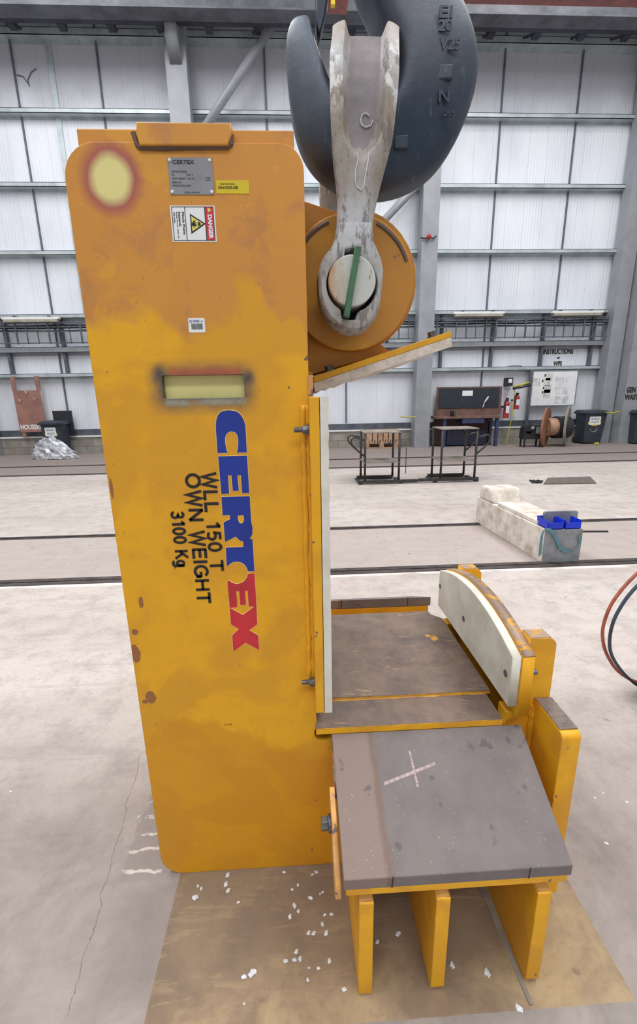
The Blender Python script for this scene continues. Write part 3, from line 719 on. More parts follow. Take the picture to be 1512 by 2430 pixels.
omesh('lettering', join([vtext('WLL 150 T', 1121, 1356, 479, 513), vtext('OWN WEIGHT', 1124, 1433, 439, 474), vtext('3100 Kg', 1214, 1346, 405, 436)]), 'ink', tool, label='black WLL 150 T, OWN WEIGHT 3100 Kg lettering')
# data plate
def quad(px0, py0, px1, py1, th, off=0): 
    p, q = at(px0, py0, PLY), at(px1, py1, PLY); return p.x, q.x, q.z, p.z
x0, x1, z0, z1 = quad(397, 374, 509, 463, .002)
dp = bx('data_plate', x0, x1, PLY-.0018, PLY, z0, z1, 'plate_metal', tool, bevel=.001, label='grey metal rating plate')
Wd, Hd = x1-x0, z1-z0
def htext(s, u0, v0, u1, h, bold=.0, th=.0004, y=PLY-.0018): return text(s, (x0+Wd*u0, y, z1-Hd*v0), (1, 0, 0), (0, 0, 1), Wd*(u1-u0), Hd*h, th, bold)
omesh('lettering', join([htext('CERTEX', .11, .18, .6, .11, .03), htext('LIFTING HOOK', .07, .41, .42, .055, .01), htext('WLL', .07, .49, .13, .05, .01), htext('150 T', .40, .49, .56, .05), htext('OWN WEIGHT', .07, .59, .38, .05, .01), htext('3100 KG', .40, .59, .58, .05), htext('SERIAL NO.', .07, .69, .28, .05, .01), htext('PRODUCTION DATE', .07, .78, .48, .05, .01), htext('CE', .83, .62, .93, .10), htext('MADE IN GERMANY', .33, .96, .68, .04)]), 'ink', dp)
for u, v in ((.05, .07), (.95, .07), (.05, .92), (.95, .92)):
    bm = nb(); cyl(bm, (x0+Wd*u, PLY-.001, z1-Hd*v), (x0+Wd*u, PLY-.0045, z1-Hd*v), .0042, 14, .003); obj('rivet', bm, 'white', dp)
x0, x1, z0, z1 = quad(512, 428, 592, 460, 0); Wd, Hd = x1-x0, z1-z0
tg = bx('asset_tag', x0, x1, PLY-.001, PLY, z0, z1, 'tag_yellow', tool, label='yellow asset tag reading 104-HOOK-008')
omesh('lettering', htext('104-HOOK-008', .06, .66, .66, .22, .02, y=PLY-.001), 'ink', tg); omesh('lettering', htext('Asset Identification', .12, .32, .58, .10, .01, y=PLY-.001), 'ink', tg)
# pinch point sticker
x0, x1, z0, z1 = quad(403, 488, 515, 574, 0); Wd, Hd = x1-x0, z1-z0
sk = bx('warning_sticker', x0, x1, PLY-.0008, PLY, z0, z1, 'white', tool, label='white and red DANGER pinch point sticker turned on its side')
yy = PLY-.0008
def sq(u0, v0, u1, v1, mat, nm='sticker_panel', d=.0003): return bx(nm, x0+Wd*u0, x0+Wd*u1, yy-d, yy, z1-Hd*v1, z1-Hd*v0, mat, sk)
bm = nb()
for u0, v0, u1, v1 in ((.03, .03, .045, .97), (.955, .03, .97, .97), (.03, .03, .97, .045), (.03, .955, .97, .97), (.32, .03, .335, .97), (.765, .03, .785, .97)):
    box(bm, x0+Wd*u0, x0+Wd*u1, yy-.0004, yy, z1-Hd*v1, z1-Hd*v0)
obj('border', bm, 'ink', sk)
sq(.785, .045, .955, .955, 'sign_red')
def tri(u, mat, s=1, d=.0004, cx_=.545, cv=.5):
    P = [(.40, .22), (.40, .78), (.74, .5)]; c0 = (.51, .5)
    P = [(x0+Wd*(cx_+(a-c0[0])*s), z1-Hd*(cv+(b-c0[1])*s)) for a, b in P]; return omesh('warning_triangle', flat([P], d, 'XZ', yy-d), mat, sk)
tri(0, 'ink', 1, .0004); tri(0, 'sign_yellow', .76, .0006)
hand = [(.42, .52), (.46, .46), (.50, .40), (.53, .42), (.50, .47), (.56, .46), (.52, .50), (.57, .53), (.52, .53), (.56, .58), (.50, .56), (.51, .62), (.47, .56), (.43, .56)]
omesh('hand_symbol', join([flat([[(x0+Wd*(a+.02), z1-Hd*b) for a, b in hand]], .0008, 'XZ', yy-.0008), flat([[(x0+Wd*a, z1-Hd*b) for a, b in ((.60, .44), (.66, .47), (.66, .55), (.60, .57))]], .0008, 'XZ', yy-.0008)]), 'ink', sk)
def stext(s, u, v0, v1, h, bold=.01, d=.0008):
    return text(s, (x0+Wd*u, yy-.0004, z1-Hd*v0), (0, 0, -1), (1, 0, 0), Hd*(v1-v0), Wd*h, .0004, bold)
omesh('lettering', stext('DANGER', .83, .25, .92, .10, .05), 'white', sk)
tri(0, 'sign_yellow', .25, .0005, .87, .12)
omesh('lettering', join([stext('Pinch Point', .255, .18, .80, .05, .02), stext('hazard.', .175, .18, .58, .05, .02), stext('Keep hands clear of', .12, .18, .90, .035), stext('this area.', .07, .18, .48, .035)]), 'ink', sk)
# barcode sticker
x0, x1, z0, z1 = quad(446, 755, 488, 789, 0); Wd, Hd = x1-x0, z1-z0
bs = omesh('barcode_sticker', flat([roundpoly([(x0, z0, .003), (x1, z0, .003), (x1, z1, .003), (x0, z1, .003)], 3)], .0006, 'XZ', PLY-.0006), 'white', tool, label='small white CS WIND UK barcode sticker')
omesh('lettering', join([htext('CS WIND', .06, .30, .68, .17, .02, y=PLY-.0006), htext('UK', .74, .28, .90, .11, .0, y=PLY-.0006)]), 'blue_ink', bs)
bm = nb(); u = .18
while u < .84:
    w_ = random.choice((.012, .02, .03)); box(bm, x0+Wd*u, x0+Wd*(u+w_), PLY-.001, PLY-.0006, z1-Hd*.78, z1-Hd*.38); u += w_+random.choice((.012, .02))
obj('barcode', bm, 'ink', bs)
p = at(533, 1722, PF)
omesh('lettering', text('5 718', (p.x, PF, p.z), (1, 0, 0), (0, 0, 1), .022, .007, .0003), simple('faint_ink', (130, 84, 24), .6), tool)

# ================================================================== SHACKLE
shk = thing('shackle', 'big white-painted wide bow shackle pinned to the disc of the yellow tool', 'shackle', (LX, YC, LZ))
rows_ = [(620, 795, 885), (560, 800, 884), (500, 802, 890), (450, 804, 903), (400, 797, 915), (350, 790, 930), (300, 787, 938), (250, 785, 943), (200, 784, 948), (150, 783, 951), (110, 784, 951), (60, 790, 950)]
def lr(y):
    for i in range(len(rows_)-1):
        a, b = rows_[i], rows_[i+1]
        if b[0] <= y <= a[0]: t = (a[0]-y)/(a[0]-b[0]); return a[1]+(b[1]-a[1])*t, a[2]+(b[2]-a[2])*t
    return rows_[-1][1:] if y < 100 else rows_[0][1:]
YO = 1.235; z0_ = 2.26; zc_ = 2.56
path = [(YO, z) for z in (1.98, 2.03, 2.08, 2.12, 2.16, 2.20, 2.235)]
for i in range(0, 11):
    a = PI/2*i/10; path.append((YC-(YC-YO)*math.cos(a), z0_+(zc_-z0_)*math.sin(a)))
st = []
for y, z in path:
    t = .165
    for _ in range(3):
        yp = prj((t, y, z))[1]; L, R = lr(yp); t = (at(L, yp, y).x+at(R, yp, y).x)/2
    st.append((y, z, at(L, yp, y).x, at(R, yp, y).x, yp))
def dens(L, k_=4):
    o = []
    for a, b in zip(L[:-1], L[1:]): o += [tuple(p+(q-p)*i/k_ for p, q in zip(a, b)) for i in range(k_)]
    return o+[L[-1]]
def make_bow():
    bm = nb(); full = dens(st); full = full+[(2*YC-y, z, l, r, yp) for (y, z, l, r, yp) in full[:-1][::-1]]; rings = []; N = len(full); nu = 45
    for i, (y, z, l, r, yp) in enumerate(full):
        p = Vector((0, y, z)); q0 = full[max(i-1, 0)]; q1 = full[min(i+1, N-1)]; t = Vector((0, q1[0]-q0[0], q1[1]-q0[1])).normalized(); nm = Vector((0, -t.z, t.y))
        xm, hw = (l+r)/2, (r-l)/2
        f = max(0, min(1, (395-yp)/90)); f = f*f*(3-2*f); th = .085-.012*f
        rim = .030*f; web = .62-(.5*(1-f)); ring = []
        for j in range(nu):
            u = -1+2*j/(nu-1); e = 1-abs(u)**5*.9
            s_ = max(0, min(1, (abs(u)-web+.16)/.2)); s_ = s_*s_*(3-2*s_)
            h = -rim*(1-s_) - .022*(abs(u)**4)*(1-f*.4)
            ring.append(bm.verts.new(Vector((xm+hw*u, 0, 0))+p+nm*h))
        for j in range(nu):
            u = 1-2*j/(nu-1); h = -th+.035*abs(u)**3
            ring.append(bm.verts.new(Vector((xm+hw*u*.97, 0, 0))+p+nm*h))
        rings.append(ring)
    K = len(rings[0])
    for i in range(N-1):
        for j in range(K):
            fc = bm.faces.new((rings[i][j], rings[i][(j+1) % K], rings[i+1][(j+1) % K], rings[i+1][j]))
            wf = max(0, min(1, (352-full[i][4])/90))
            if j < nu-1 and abs(-1+2*(j+.5)/(nu-1)) < .2+.32*wf and full[i][4] < 352: fc.material_index = 1
    bm.faces.new(rings[0]); bm.faces.new(rings[-1]); return bm
me = bpy.data.meshes.new('bow'); bm = make_bow(); bmesh.ops.recalc_face_normals(bm, faces=bm.faces[:])
# eyes
eye = [(755,650),(757,700),(764,730),(778,756),(800,778),(825,789),(850,790),(872,780),(890,758),(900,728),(905,690),(908,645),(903,615),(893,592),(884,570),(883,535),(800,535),(797,565),(785,590),(768,612),(759,630)]
EYE = [(at(*q, 1.25).x, at(*q, 1.25).z) for q in eye]
PXc = at(835, 670, 1.225)
HOLE = []
for a in range(0, 360, 6):
    r_ = .0655
    if abs(a-90) < 17: r_ = .0655+.017*min(1, (17-abs(a-90))/5)
    if abs(a-264) < 19: r_ = .0655+.019*min(1, (19-abs(a-264))/5)
    HOLE.append((PXc.x+.001+r_*math.cos(math.radians(a)), PXc.z+r_*math.sin(math.radians(a))-.004))
ex_, ez_ = sum(p[0] for p in EYE)/len(EYE), PXc.z-.005
def shrink(k_): return [(PXc.x+(x-PXc.x)*k_, ez_+(z-ez_)*(k_ if z < 2.0 else 1)) for x, z in EYE]
for k_, y_, t_ in ((.94, 1.226, .012), (.975, 1.232, .012), (1.0, 1.239, .085)):
    e1 = flat([shrink(k_), HOLE], t_, 'XZ', y_, .004); bm.from_mesh(e1)
e2 = flat([EYE], .10, 'XZ', 3-1.222-.10, .01); bm.from_mesh(e2)
bm.to_mesh(me); bm.free(); me.materials.append(M['shackle']); me.materials.append(M['shackle_web'])
for p in me.polygons: p.use_smooth = True
bo = bpy.data.objects.new('bow', me); COL.objects.link(bo); bo.parent = shk; bo.matrix_parent_inverse = Matrix.Translation(-Vector(shk.location))
md = bo.modifiers.new('e', 'EDGE_SPLIT'); md.split_angle = .75
bm = nb(); cyl(bm, (PXc.x, 1.216, PXc.z+.002), (PXc.x, 3-1.21, PXc.z+.002), .0605, 48); pin = obj('pin', bm, 'pin_face', shk, label='round pin end, rusty on its left half', bevel=.003)
bm = nb(); cyl(bm, (PXc.x, 1.318, PXc.z), (PXc.x, 1.324, PXc.z), .085, 32); obj('pin_recess', bm, 'black', shk)
a, b = at(850, 587, 1.204), at(822, 752, 1.204); dr = (b-a).normalized(); pe = Vector((dr.z, 0, -dr.x))*.0075
me = flat([[((a+pe).x, (a+pe).z), ((a-pe).x, (a-pe).z), ((b-pe).x, (b-pe).z), ((b+pe).x, (b+pe).z)]], .028, 'XZ', 1.195, .001); omesh('keeper_bar', me, 'green', shk, label='dull green keeper bar across the pin')
# stamped figures in the web and forged mark
def webtext(s, px, py, L, H, Y, mat='embossed', par=shk, nm='raised_mark', th=.003):
    p = at(px, py, Y); tx = text(s, p, (1, 0, 0), (0, .0, 1), L, H, th, .02); return omesh(nm, tx, mat, par)
def bandpath(pts, Y, r, mat, par, nm):
    bm = nb(); tube(bm, [at(*q, Y) for q in pts], r, 6); return obj(nm, bm, mat, par)
chk = simple('chalk_white', (216, 218, 222), .9)
bandpath([(877,275),(868,268),(860,272),(856,285),(858,296),(868,302),(880,298),(885,285)], 1.262, .0018, chk, shk, 'chalk_mark')
bandpath([(848,360),(850,378),(844,405),(843,430),(848,445),(858,452),(864,440),(868,410),(874,380),(876,360)], 1.2335, .0015, chk, shk, 'chalk_mark')
for yy_ in (165, 175, 185, 197): 
    for i_ in range(4): bx('cast_mark', *(lambda p: (p.x-.004, p.x+.004, p.y-.002, p.y+.006, p.z-.005, p.z+.004))(at(850+i_*9, yy_, 1.345-.0016*(yy_-165))), 'shackle_web', shk)

# ================================================================== CRANE HOOK
hk = thing('crane_hook', 'dark blue-grey forged crane hook hanging over the tool and carrying the shackle', 'crane hook', (.2, YC, 2.2))
secs = [((706,14),(728,20),.05),((692,22),(738,30),.075),((684,38),(741,44),.085),((677,70),(747,72),.10),((677,110),(755,102),.115),((681,165),(770,150),.13),((687,225),(787,200),.15),((697,290),(806,238),.165),((717,350),(825,255),.18),((755,403),(843,262),.19),((810,440),(858,262),.195),((870,455),(872,260),.2),((930,454),(888,252),.2),((990,434),(900,240),.2),((1042,399),(914,222),.2),((1079,348),(922,200),.2),((1109,288),(927,176),.2),((1133,222),(930,148),.2),((1146,153),(927,118),.195),((1143,90),(916,86),.19),((1127,30),(897,42),.18),((1106,-25),(882,-8),.17),((1060,-95),(852,-60),.16),((1010,-170),(838,-130),.15),((965,-260),(832,-220),.14),((950,-420),(838,-420),.13),((950,-900),(838,-900),.13)]
def make_hook():
    bm = nb(); rings = []; n = 28; ex = 2/3.4
    for o_, i_, d in secs:
        O, I = at(*o_, 1.450), at(*i_, 1.450); c0 = (O+I)/2; h = (O-I)/2; ring = []
        for k_ in range(n):
            a = 2*PI*k_/n; ca, sa = math.cos(a), math.sin(a)
            A = math.copysign(abs(ca)**ex, ca); B = math.copysign(abs(sa)**ex, sa)
            ring.append(bm.verts.new((c0.x+h.x*A, YC+d/2*B*(1-.28*A), c0.z+h.z*A)))
        rings.append(ring)
    for i in range(len(rings)-1):
        for k_ in range(n): bm.faces.new((rings[i][k_], rings[i][(k_+1) % n], rings[i+1][(k_+1) % n], rings[i+1][k_]))
    bm.faces.new(rings[0]); bm.faces.new(rings[-1]); return bm
hb = obj('hook_body', make_hook(), 'hook', hk, smooth=True); sd = hb.modifiers.new('s', 'SUBSURF'); sd.levels = 1; sd.render_levels = 2
FYH = 1.404
for s, px, py, L, H in (('EI', 1042, 45, .034, .026), ('20', 1040, 76, .036, .024), ('V25', 1042, 120, .055, .026), ('255', 1052, 278, .030, .014), ('N', 1040, 245, .03, .03)):
    webtext(s, px, py, L, H, FYH+.001, 'hook', hk, 'raised_lettering', .004)
for (x_, y_, w_, h_) in ((1026, 190, .055, .035), (935, 355, .04, .035)):
    p = at(x_, y_, FYH); me = flat([roundpoly([(p.x, p.z, .004), (p.x+w_, p.z+.002, .004), (p.x+w_, p.z+h_, .004), (p.x, p.z+h_, .004)], 3)], .012, 'XZ', FYH-.003, .004); omesh('forged_boss', me, 'hook', hk, smooth=False)
L_ = [(745, -60), (752, 40), (748, 62), (755, 96), (763, 80), (770, 50), (777, 0), (790, -60)]
omesh('safety_latch', flat([[(at(*q, YC).x, at(*q, YC).z) for q in L_]], .05, 'XZ', YC-.025, .003), simple('latch', (62, 70, 84), .4, .6), hk, label='thin dark latch hanging inside the hook opening')

# ================================================================== OVERHEAD FITTING
t = thing('hoist_fitting', 'small red and yellow hoist fitting at the top edge beyond the hook latch', 'hoist part', at(800, 0, 9.5))
p0, p1 = at(778, 12, 9.5), at(826, -40, 9.5)
bx('housing', p0.x, p1.x, 9.4, 9.7, p0.z, p1.z+3, 'red_beam', t, bevel=.02)
p0, p1 = at(785, 22, 9.4), at(794, 0, 9.4); bx('yellow_strap', p0.x, p1.x, 9.3, 9.38, p0.z, p1.z+.6, 'tag_yellow', t)

# ================================================================== FLOOR STRIP
a, b = atZ(1118, 2120), atZ(1243, 2345)
me = flat([[(.583, .78), (.592, .78), (.585, 1.16), (.560, 1.16)]], .004, 'XY', 0.0); tag(omesh('floor_strip', me, 'wood_grey'), 'thin pale strip lying on the floor between the middle and right gussets', 'strip')

# ================================================================== FLAKES
def flake(px, py, s, label, grp, first=[None]):
    p = atZ(px, py, 0)
    if first[0] is None:
        bm = nb(); bmesh.ops.create_icosphere(bm, subdivisions=2, radius=1)
        for v in bm.verts:
            r_ = 1+.28*math.sin(v.co.x*5+v.co.y*3)+.2*math.sin(v.co.y*7+1)+random.uniform(-.12, .12); v.co = Vector((v.co.x*r_, v.co.y*r_*.6, max(v.co.z*.45, -.12)+.12+.1*v.co.x**2))
        o = obj('paint_flake', bm, 'flake'); first[0] = o
    else:
        o = first[0].copy(); COL.objects.link(o)
    o.location = p; o.scale = (s, s, s*random.uniform(.7, 1.1)); o.rotation_euler = (0, 0, random.uniform(0, 6.28))
    tag(o, label, 'flake', grp)
FL = [(462,2131,12),(478,2110,7),(470,2103,6),(540,2078,10),(536,2100,10),(541,2115,9),(566,2141,6),(675,2070,7),(750,2070,8),(742,2075,6),(707,2100,6),(693,2111,6),(738,2131,9),(766,2117,6),(760,2122,5),(700,2150,10),(708,2162,7),(688,2175,9),(786,2170,7),(771,2171,6),(765,2193,8),(732,2215,8),(744,2216,8),(774,2216,9),(703,2260,8),(677,2281,8),(700,2278,8),(712,2275,8),(782,2282,8),(755,2298,6),(734,2297,4),(730,2325,6),(816,2348,8),(600,2308,14),(580,2318,9),(579,2382,4),(808,2132,5)]
for x_, y_, s_ in FL: flake(x_, y_, s_*.0009, 'small white paint flake on the brown floor patch in front of the yellow post', 'paint flakes in front of the post')
for x_, y_, s_ in ((945,2215,9),(1072,2290,9),(895,2236,7)): flake(x_, y_, s_*.0010, 'whitish paint flake in the shade between the three yellow gussets', 'paint flakes between the gussets')
for x_, y_, s_, lb in ((1155,2308,14,'grey-white flake on the floor just left of the right gusset'),(1230,2392,13,'white flake below the rounded foot of the right gusset, near the bottom edge'),(1440,2002,10,'white chip on grey floor right of the rubber pad'),(330,1938,8,'white chip left of the lower corner of the yellow post')): flake(x_, y_, s_*.0008, lb, None)
for i in range(34):
    x_ = random.choice((random.uniform(60, 280), random.uniform(800, 1500), random.uniform(1030, 1200))); y_ = random.uniform(1258, 1370)
    flake(x_, y_, .006+random.random()*.008, 'tiny white fleck on the floor between the two near tracks', 'white flecks between the near tracks')
for i in range(22):
    x_ = random.uniform(20, 300) if i % 2 else random.uniform(1350, 1500); y_ = random.uniform(1480, 2000)
    flake(x_, y_, .003+random.random()*.004, 'tiny white fleck on the bare grey floor around the tool', 'white flecks on bare floor')

# ================================================================== MID-GROUND: CONCRETE BEAM, TRAYS, STRAP
Yn = 3.93
beam = thing('concrete_beam', 'long off-white lagged beam with raised far end lying across the tracks', 'beam', (2.5, 4.6, 0))
simple('beam_white', (224, 217, 208), .8, 0, .08, 7, dark=(178, 164, 150), bump=.7)
bl, brr = atZ(1285, 1336), atZ(1368, 1331); fl = atZ(1128, 1238)
def hexa(P, bm=None):
    bm = bm or nb(); v = [bm.verts.new(p) for p in P]
    for fc in ((0, 1, 2, 3), (7, 6, 5, 4), (0, 4, 5, 1), (1, 5, 6, 2), (2, 6, 7, 3), (3, 7, 4, 0)): bm.faces.new([v[i] for i in fc])
    return bm
hN = at(1288, 1258, bl.y).z; wv = Vector((brr.x-bl.x, 0, 0)); dv = Vector((fl.x-bl.x, fl.y-bl.y, 0)); up1 = Vector((0, 0, hN))
b0 = Vector((bl.x, bl.y, 0)); P0 = [b0, b0+wv, b0+wv+dv, b0+dv]
main = obj('beam_body', hexa(P0+[p+up1 for p in P0]), 'beam_white', beam, bevel=.008)
s0 = b0+dv*.72; P1 = [s0+up1, s0+wv*1.02+up1, b0+wv*1.02+dv*.98+up1, b0+dv*.98+up1]; u2 = Vector((0, 0, .17))
obj('raised_end', hexa(P1+[P1[0]+u2+dv*.06, P1[1]+u2+dv*.06, P1[2]+u2-dv*.04, P1[3]+u2-dv*.04]), 'beam_white', beam, bevel=.03)
e0 = b0-Vector((0, .012, 0)); obj('end_plate', hexa([e0, e0+wv, e0+wv+Vector((0, .012, 0)), e0+Vector((0, .012, 0))]+[q+up1 for q in (e0, e0+wv, e0+wv+Vector((0, .012, 0)), e0+Vector((0, .012, 0)))]), 'grey_card', beam, label='grey end face')
s1 = b0+dv*.12+up1; P2 = [s1-wv*.02+wv*.0, s1+wv*1.0, s1+wv*1.0+dv*.6, s1+dv*.6]; u3 = Vector((0, 0, .045))
obj('top_plank', hexa([p for p in (s1+wv*.05, s1+wv*.95, s1+wv*.95+dv*.55, s1+wv*.05+dv*.55)]+[p+u3 for p in (s1+wv*.05, s1+wv*.95, s1+wv*.95+dv*.55, s1+wv*.05+dv*.55)]), 'beam_white', beam, bevel=.01)
s2 = b0+dv*.13+up1+u3*0
me = flat([roundpoly([(s2.x+.08, hN+.0, 0), (s2.x+.42, hN+.0, 0), (s2.x+.42, hN+.135, .02), (s2.x+.08, hN+.135, .02)], 3)], .03, 'XZ', s2.y-.03); omesh('upright_plate', me, 'grey_card', beam, label='grey upright plate near the front end')
bm = nb()
def ribbon(pts, wv_, mat, nm, par=None):
    bm = nb(); prev = None
    for p in pts:
        p = Vector(p); a, b = bm.verts.new(p-wv_), bm.verts.new(p+wv_)
        if prev: bm.faces.new((prev[0], prev[1], b, a))
        prev = (a, b)
    o = obj(nm, bm, mat, par); s_ = o.modifiers.new('s', 'SOLIDIFY'); s_.thickness = .004; return o
ys = bl.y-.03
st_ = ribbon([at(*q, ys) for q in ((1281,1318),(1283,1295),(1286,1270),(1292,1257),(1302,1256),(1312,1262),(1322,1280),(1330,1300),(1345,1310),(1360,1308),(1372,1296),(1378,1283),(1376,1272))], Vector((.012, 0, .012)), 'strap_blue', 'webbing_strap')
tag(st_, 'faded blue webbing strap looped over the near end of the white beam', 'strap')
def tray(px, lb):
    p = at(px, 1253, bl.y+.01); t = thing('storage_tray', lb, 'tray', (p.x, bl.y+.1, hN+.002), 'blue trays on the beam')
    w_, d_, h_ = .155, .20, .085; bm = nb()
    x0_, z0_t = p.x, hN+.003
    box(bm, x0_, x0_+w_, bl.y+.0, bl.y+d_, z0_t, z0_t+.008)
    for a in ((x0_, x0_+.006, bl.y, bl.y+d_), (x0_+w_-.006, x0_+w_, bl.y, bl.y+d_), (x0_, x0_+w_, bl.y+d_-.006, bl.y+d_), (x0_, x0_+w_, bl.y, bl.y+.006)): box(bm, *a, z0_t, z0_t+h_-(.02 if a[3]-a[2] < .01 and a[2] == bl.y else 0))
    obj('tray_body', bm, 'blue_plastic', t, bevel=.002)
    bm = nb(); box(bm, x0_-.004, x0_+w_+.004, bl.y+d_-.012, bl.y+d_+.004, z0_t+h_-.012, z0_t+h_); obj('rim', bm, 'blue_plastic', t)
tray(1299, 'blue plastic tray on the beam end, the left one'); tray(1340, 'blue plastic tray on the beam end, the right one')
bm = nb(); P = atZ(1378, 1262); tube(bm, [(P.x-.2, P.y, .012), (P.x+.3, P.y-.05, .012)], .010, 6); tag(obj('rod', bm, 'black_pipe'), 'thin dark rod on the floor right of the white beam', 'rod')
# floor hatch plate
c0 = [atZ(*q) for q in ((1290, 1150), (1415, 1148), (1400, 1133), (1300, 1136))]
bm = nb(); hexa([p for p in c0]+[p+Vector((0, 0, .02)) for p in c0], bm); hp = obj('chequer_plate', bm, 'chequer'); tag(hp, 'brown chequer plate lying flat on the floor beyond the white beam', 'metal plate')
bm = nb()
for i in range(9): a = 2.2*i; tube(bm, [atZ(1258+i*3, 1140+(i % 3)*2, .015), atZ(1263+i*3, 1141+(i % 2)*4, .02)], .018, 6)
tag(obj('chain_pile', bm, 'black'), 'small heap of dark chain at the left end of the chequer plate', 'chain')

# ================================================================== TOOL RACK (black tube)
ra = atZ(853, 1150); Yr = ra.y; Yb = Yr+.55
rk = thing('tube_rack', 'black tube rack of two open frames on a long base rail', 'rack', (2.2, Yr+.2, 0))
def X_at(px, py=1140): return at(px, py, Yr).x
xs = [X_at(866, 1140), X_at(946, 1140), X_at(1045, 1138), X_at(1125, 1138)]
bm = nb(); box(bm, xs[0]-.12, xs[1]+.85*0+(xs[2]-xs[1])*.45+.0, Yr-.03, Yr+.03, .02, .075); obj('base_rail', bm, 'black_pipe', rk)
bm = nb(); box(bm, xs[1]+(xs[2]-xs[1])*.47, xs[3]+.08, Yr-.03, Yr+.03, .03, .085); obj('base_rail', bm, 'black_pipe', rk)
for x0_, x1_, hz in ((xs[0], xs[1], .95), (xs[2], xs[3], .99)):
    bx('foot_rail', x0_-.08, x1_, Yb-.04, Yb+.04, .01, .07, 'black_pipe', rk)
    bx('cross_foot', x0_-.12, x0_-.05, Yr, Yb, .0, .03, 'black_pipe', rk)
    bx('cross_foot', x1_+.02, x1_+.09, Yr, Yb, .0, .03, 'black_pipe', rk)
    for x_ in (x0_, x1_):
        for y_ in (Yr, Yb):
            bm = nb(); cyl(bm, (x_, y_, .04), (x_, y_, hz), .022, 10); obj('upright', bm, 'black_pipe', rk, smooth=True)
    bm = nb(); box(bm, x0_-.02, x1_+.02, Yr-.03, Yb+.03, hz, hz+.02); obj('top_shelf', bm, 'wood_grey', rk)
    bm = nb(); box(bm, x0_-.02, x1_+.02, Yr-.02, Yb+.02, .40, .42); obj('mid_shelf', bm, 'wood_grey', rk)
    side_ = -1 if x0_ == xs[0] else 1; xo = x0_ if side_ < 0 else x1_
    for y_ in (Yr, Yb):
        bm = nb(); tube(bm, [(xo, y_, .52), (xo+side_*.14, y_, .64), (xo+side_*.25, y_, .76), (xo+side_*.26, y_, .84), (xo+side_*.2, y_, .88), (xo+side_*.1, y_, .86), (xo, y_, .82)], .017, 8); obj('hand_loop', bm, 'black_pipe', rk, smooth=True)
    bm = nb()
    for q in range(5):
        x_ = x0_+.15+q*.1; tube(bm, [(x_, Yr+.1, hz), (x_, Yr+.1, hz-.16-.03*(q % 2)), (x_+.04, Yr+.1, hz-.18), (x_+.05, Yr+.1, hz-.13)], .009, 6)
    obj('hanging_hooks', bm, 'black_pipe', rk)

# ================================================================== ALONG THE WALL
def Pw(px, py, Y=14.2): return at(px, py, Y)
# workbench
t = thing('workbench', 'workbench with dark pegboard back and blue legs right of the middle column', 'workbench', (5.4, 14.0, 0))
xl, xr = Pw(1036, 985, 13.75).x, Pw(1190, 985, 13.75).x; zt_ = Pw(1100, 988, 13.75).z
bx('bench_top', xl, xr, 13.75, 14.35, zt_-.07, zt_, 'wood', t, bevel=.005)
for x_ in (xl+.25, xr-.12):
    for y_ in (13.8, 14.28): bx('leg', x_, x_+.09, y_, y_+.09, 0, zt_-.07, 'bench_blue', t)
bx('lower_panel', xl+.08, xr-.2, 14.2, 14.24, .05, zt_-.08, simple('panel_dark', (70, 46, 44), .7), t)
bx('cabinet', xl+.45, xr-.35, 14.0, 14.19, .05, .5, simple('navy', (28, 32, 58), .6), t)
bx('drawer', xl+.85, xl+1.55, 13.78, 14.1, zt_-.22, zt_-.08, 'bench_blue', t)
ztb = Pw(1036, 919, 14.3).z
bx('back_frame', Pw(1036, 950, 14.3).x, Pw(1190, 950, 14.3).x, 14.30, 14.34, zt_, ztb, 'wood', t)
bx('pegboard', Pw(1041, 950, 14.3).x, Pw(1183, 950, 14.3).x, 14.27, 14.30, Pw(1041, 969, 14.3).z, ztb-.04, 'board_dark', t)
x_ = Pw(1098, 928, 14.26).x; bx('label_card', x_, x_+.34, 14.262, 14.27, ztb-.28, ztb-.12, 'white', t)
t = thing('bench_vice', 'small black vice standing on the left of the workbench top', 'vice', (xl+.55, 13.9, zt_))
bm = nb(); box(bm, xl+.50, xl+.64, 13.85, 14.0, zt_, zt_+.06); box(bm, xl+.52, xl+.62, 13.8, 14.02, zt_+.06, zt_+.17); obj('body', bm, 'black', t, bevel=.01)
bm = nb(); cyl(bm, (xl+.57, 13.74, zt_+.10), (xl+.57, 13.82, zt_+.10), .015, 8); cyl(bm, (xl+.57, 13.74, zt_+.0), (xl+.57, 13.74, zt_+.2), .01, 6); obj('handle', bm, 'bolt', t)
bm = nb(); p = Pw(1150, 955, 14.2); tube(bm, [p, p+Vector((.12, 0, .18))], .03, 8); tube(bm, [p, p+Vector((-.04, 0, -.15))], .02, 8); tag(obj('spray_gun', bm, 'foil'), 'grey air gun hanging on the dark pegboard', 'tool')
# floodlight
t = thing('floodlight', 'small white-faced floodlight leaning on the wall above the extinguishers', 'floodlight', Pw(1212, 905, 14.4))
p, q = Pw(1203, 916, 14.3), Pw(1219, 896, 14.3)
bx('housing', p.x, q.x, 14.3, 14.56, p.z, q.z, 'black', t, bevel=.01); bx('lens', p.x+.04, q.x-.04, 14.29, 14.30, p.z+.1, q.z-.04, 'white', t)
bx('bracket', p.x, q.x-.06, 14.32, 14.4, p.z-.12, p.z-.02, 'grey_card', t)
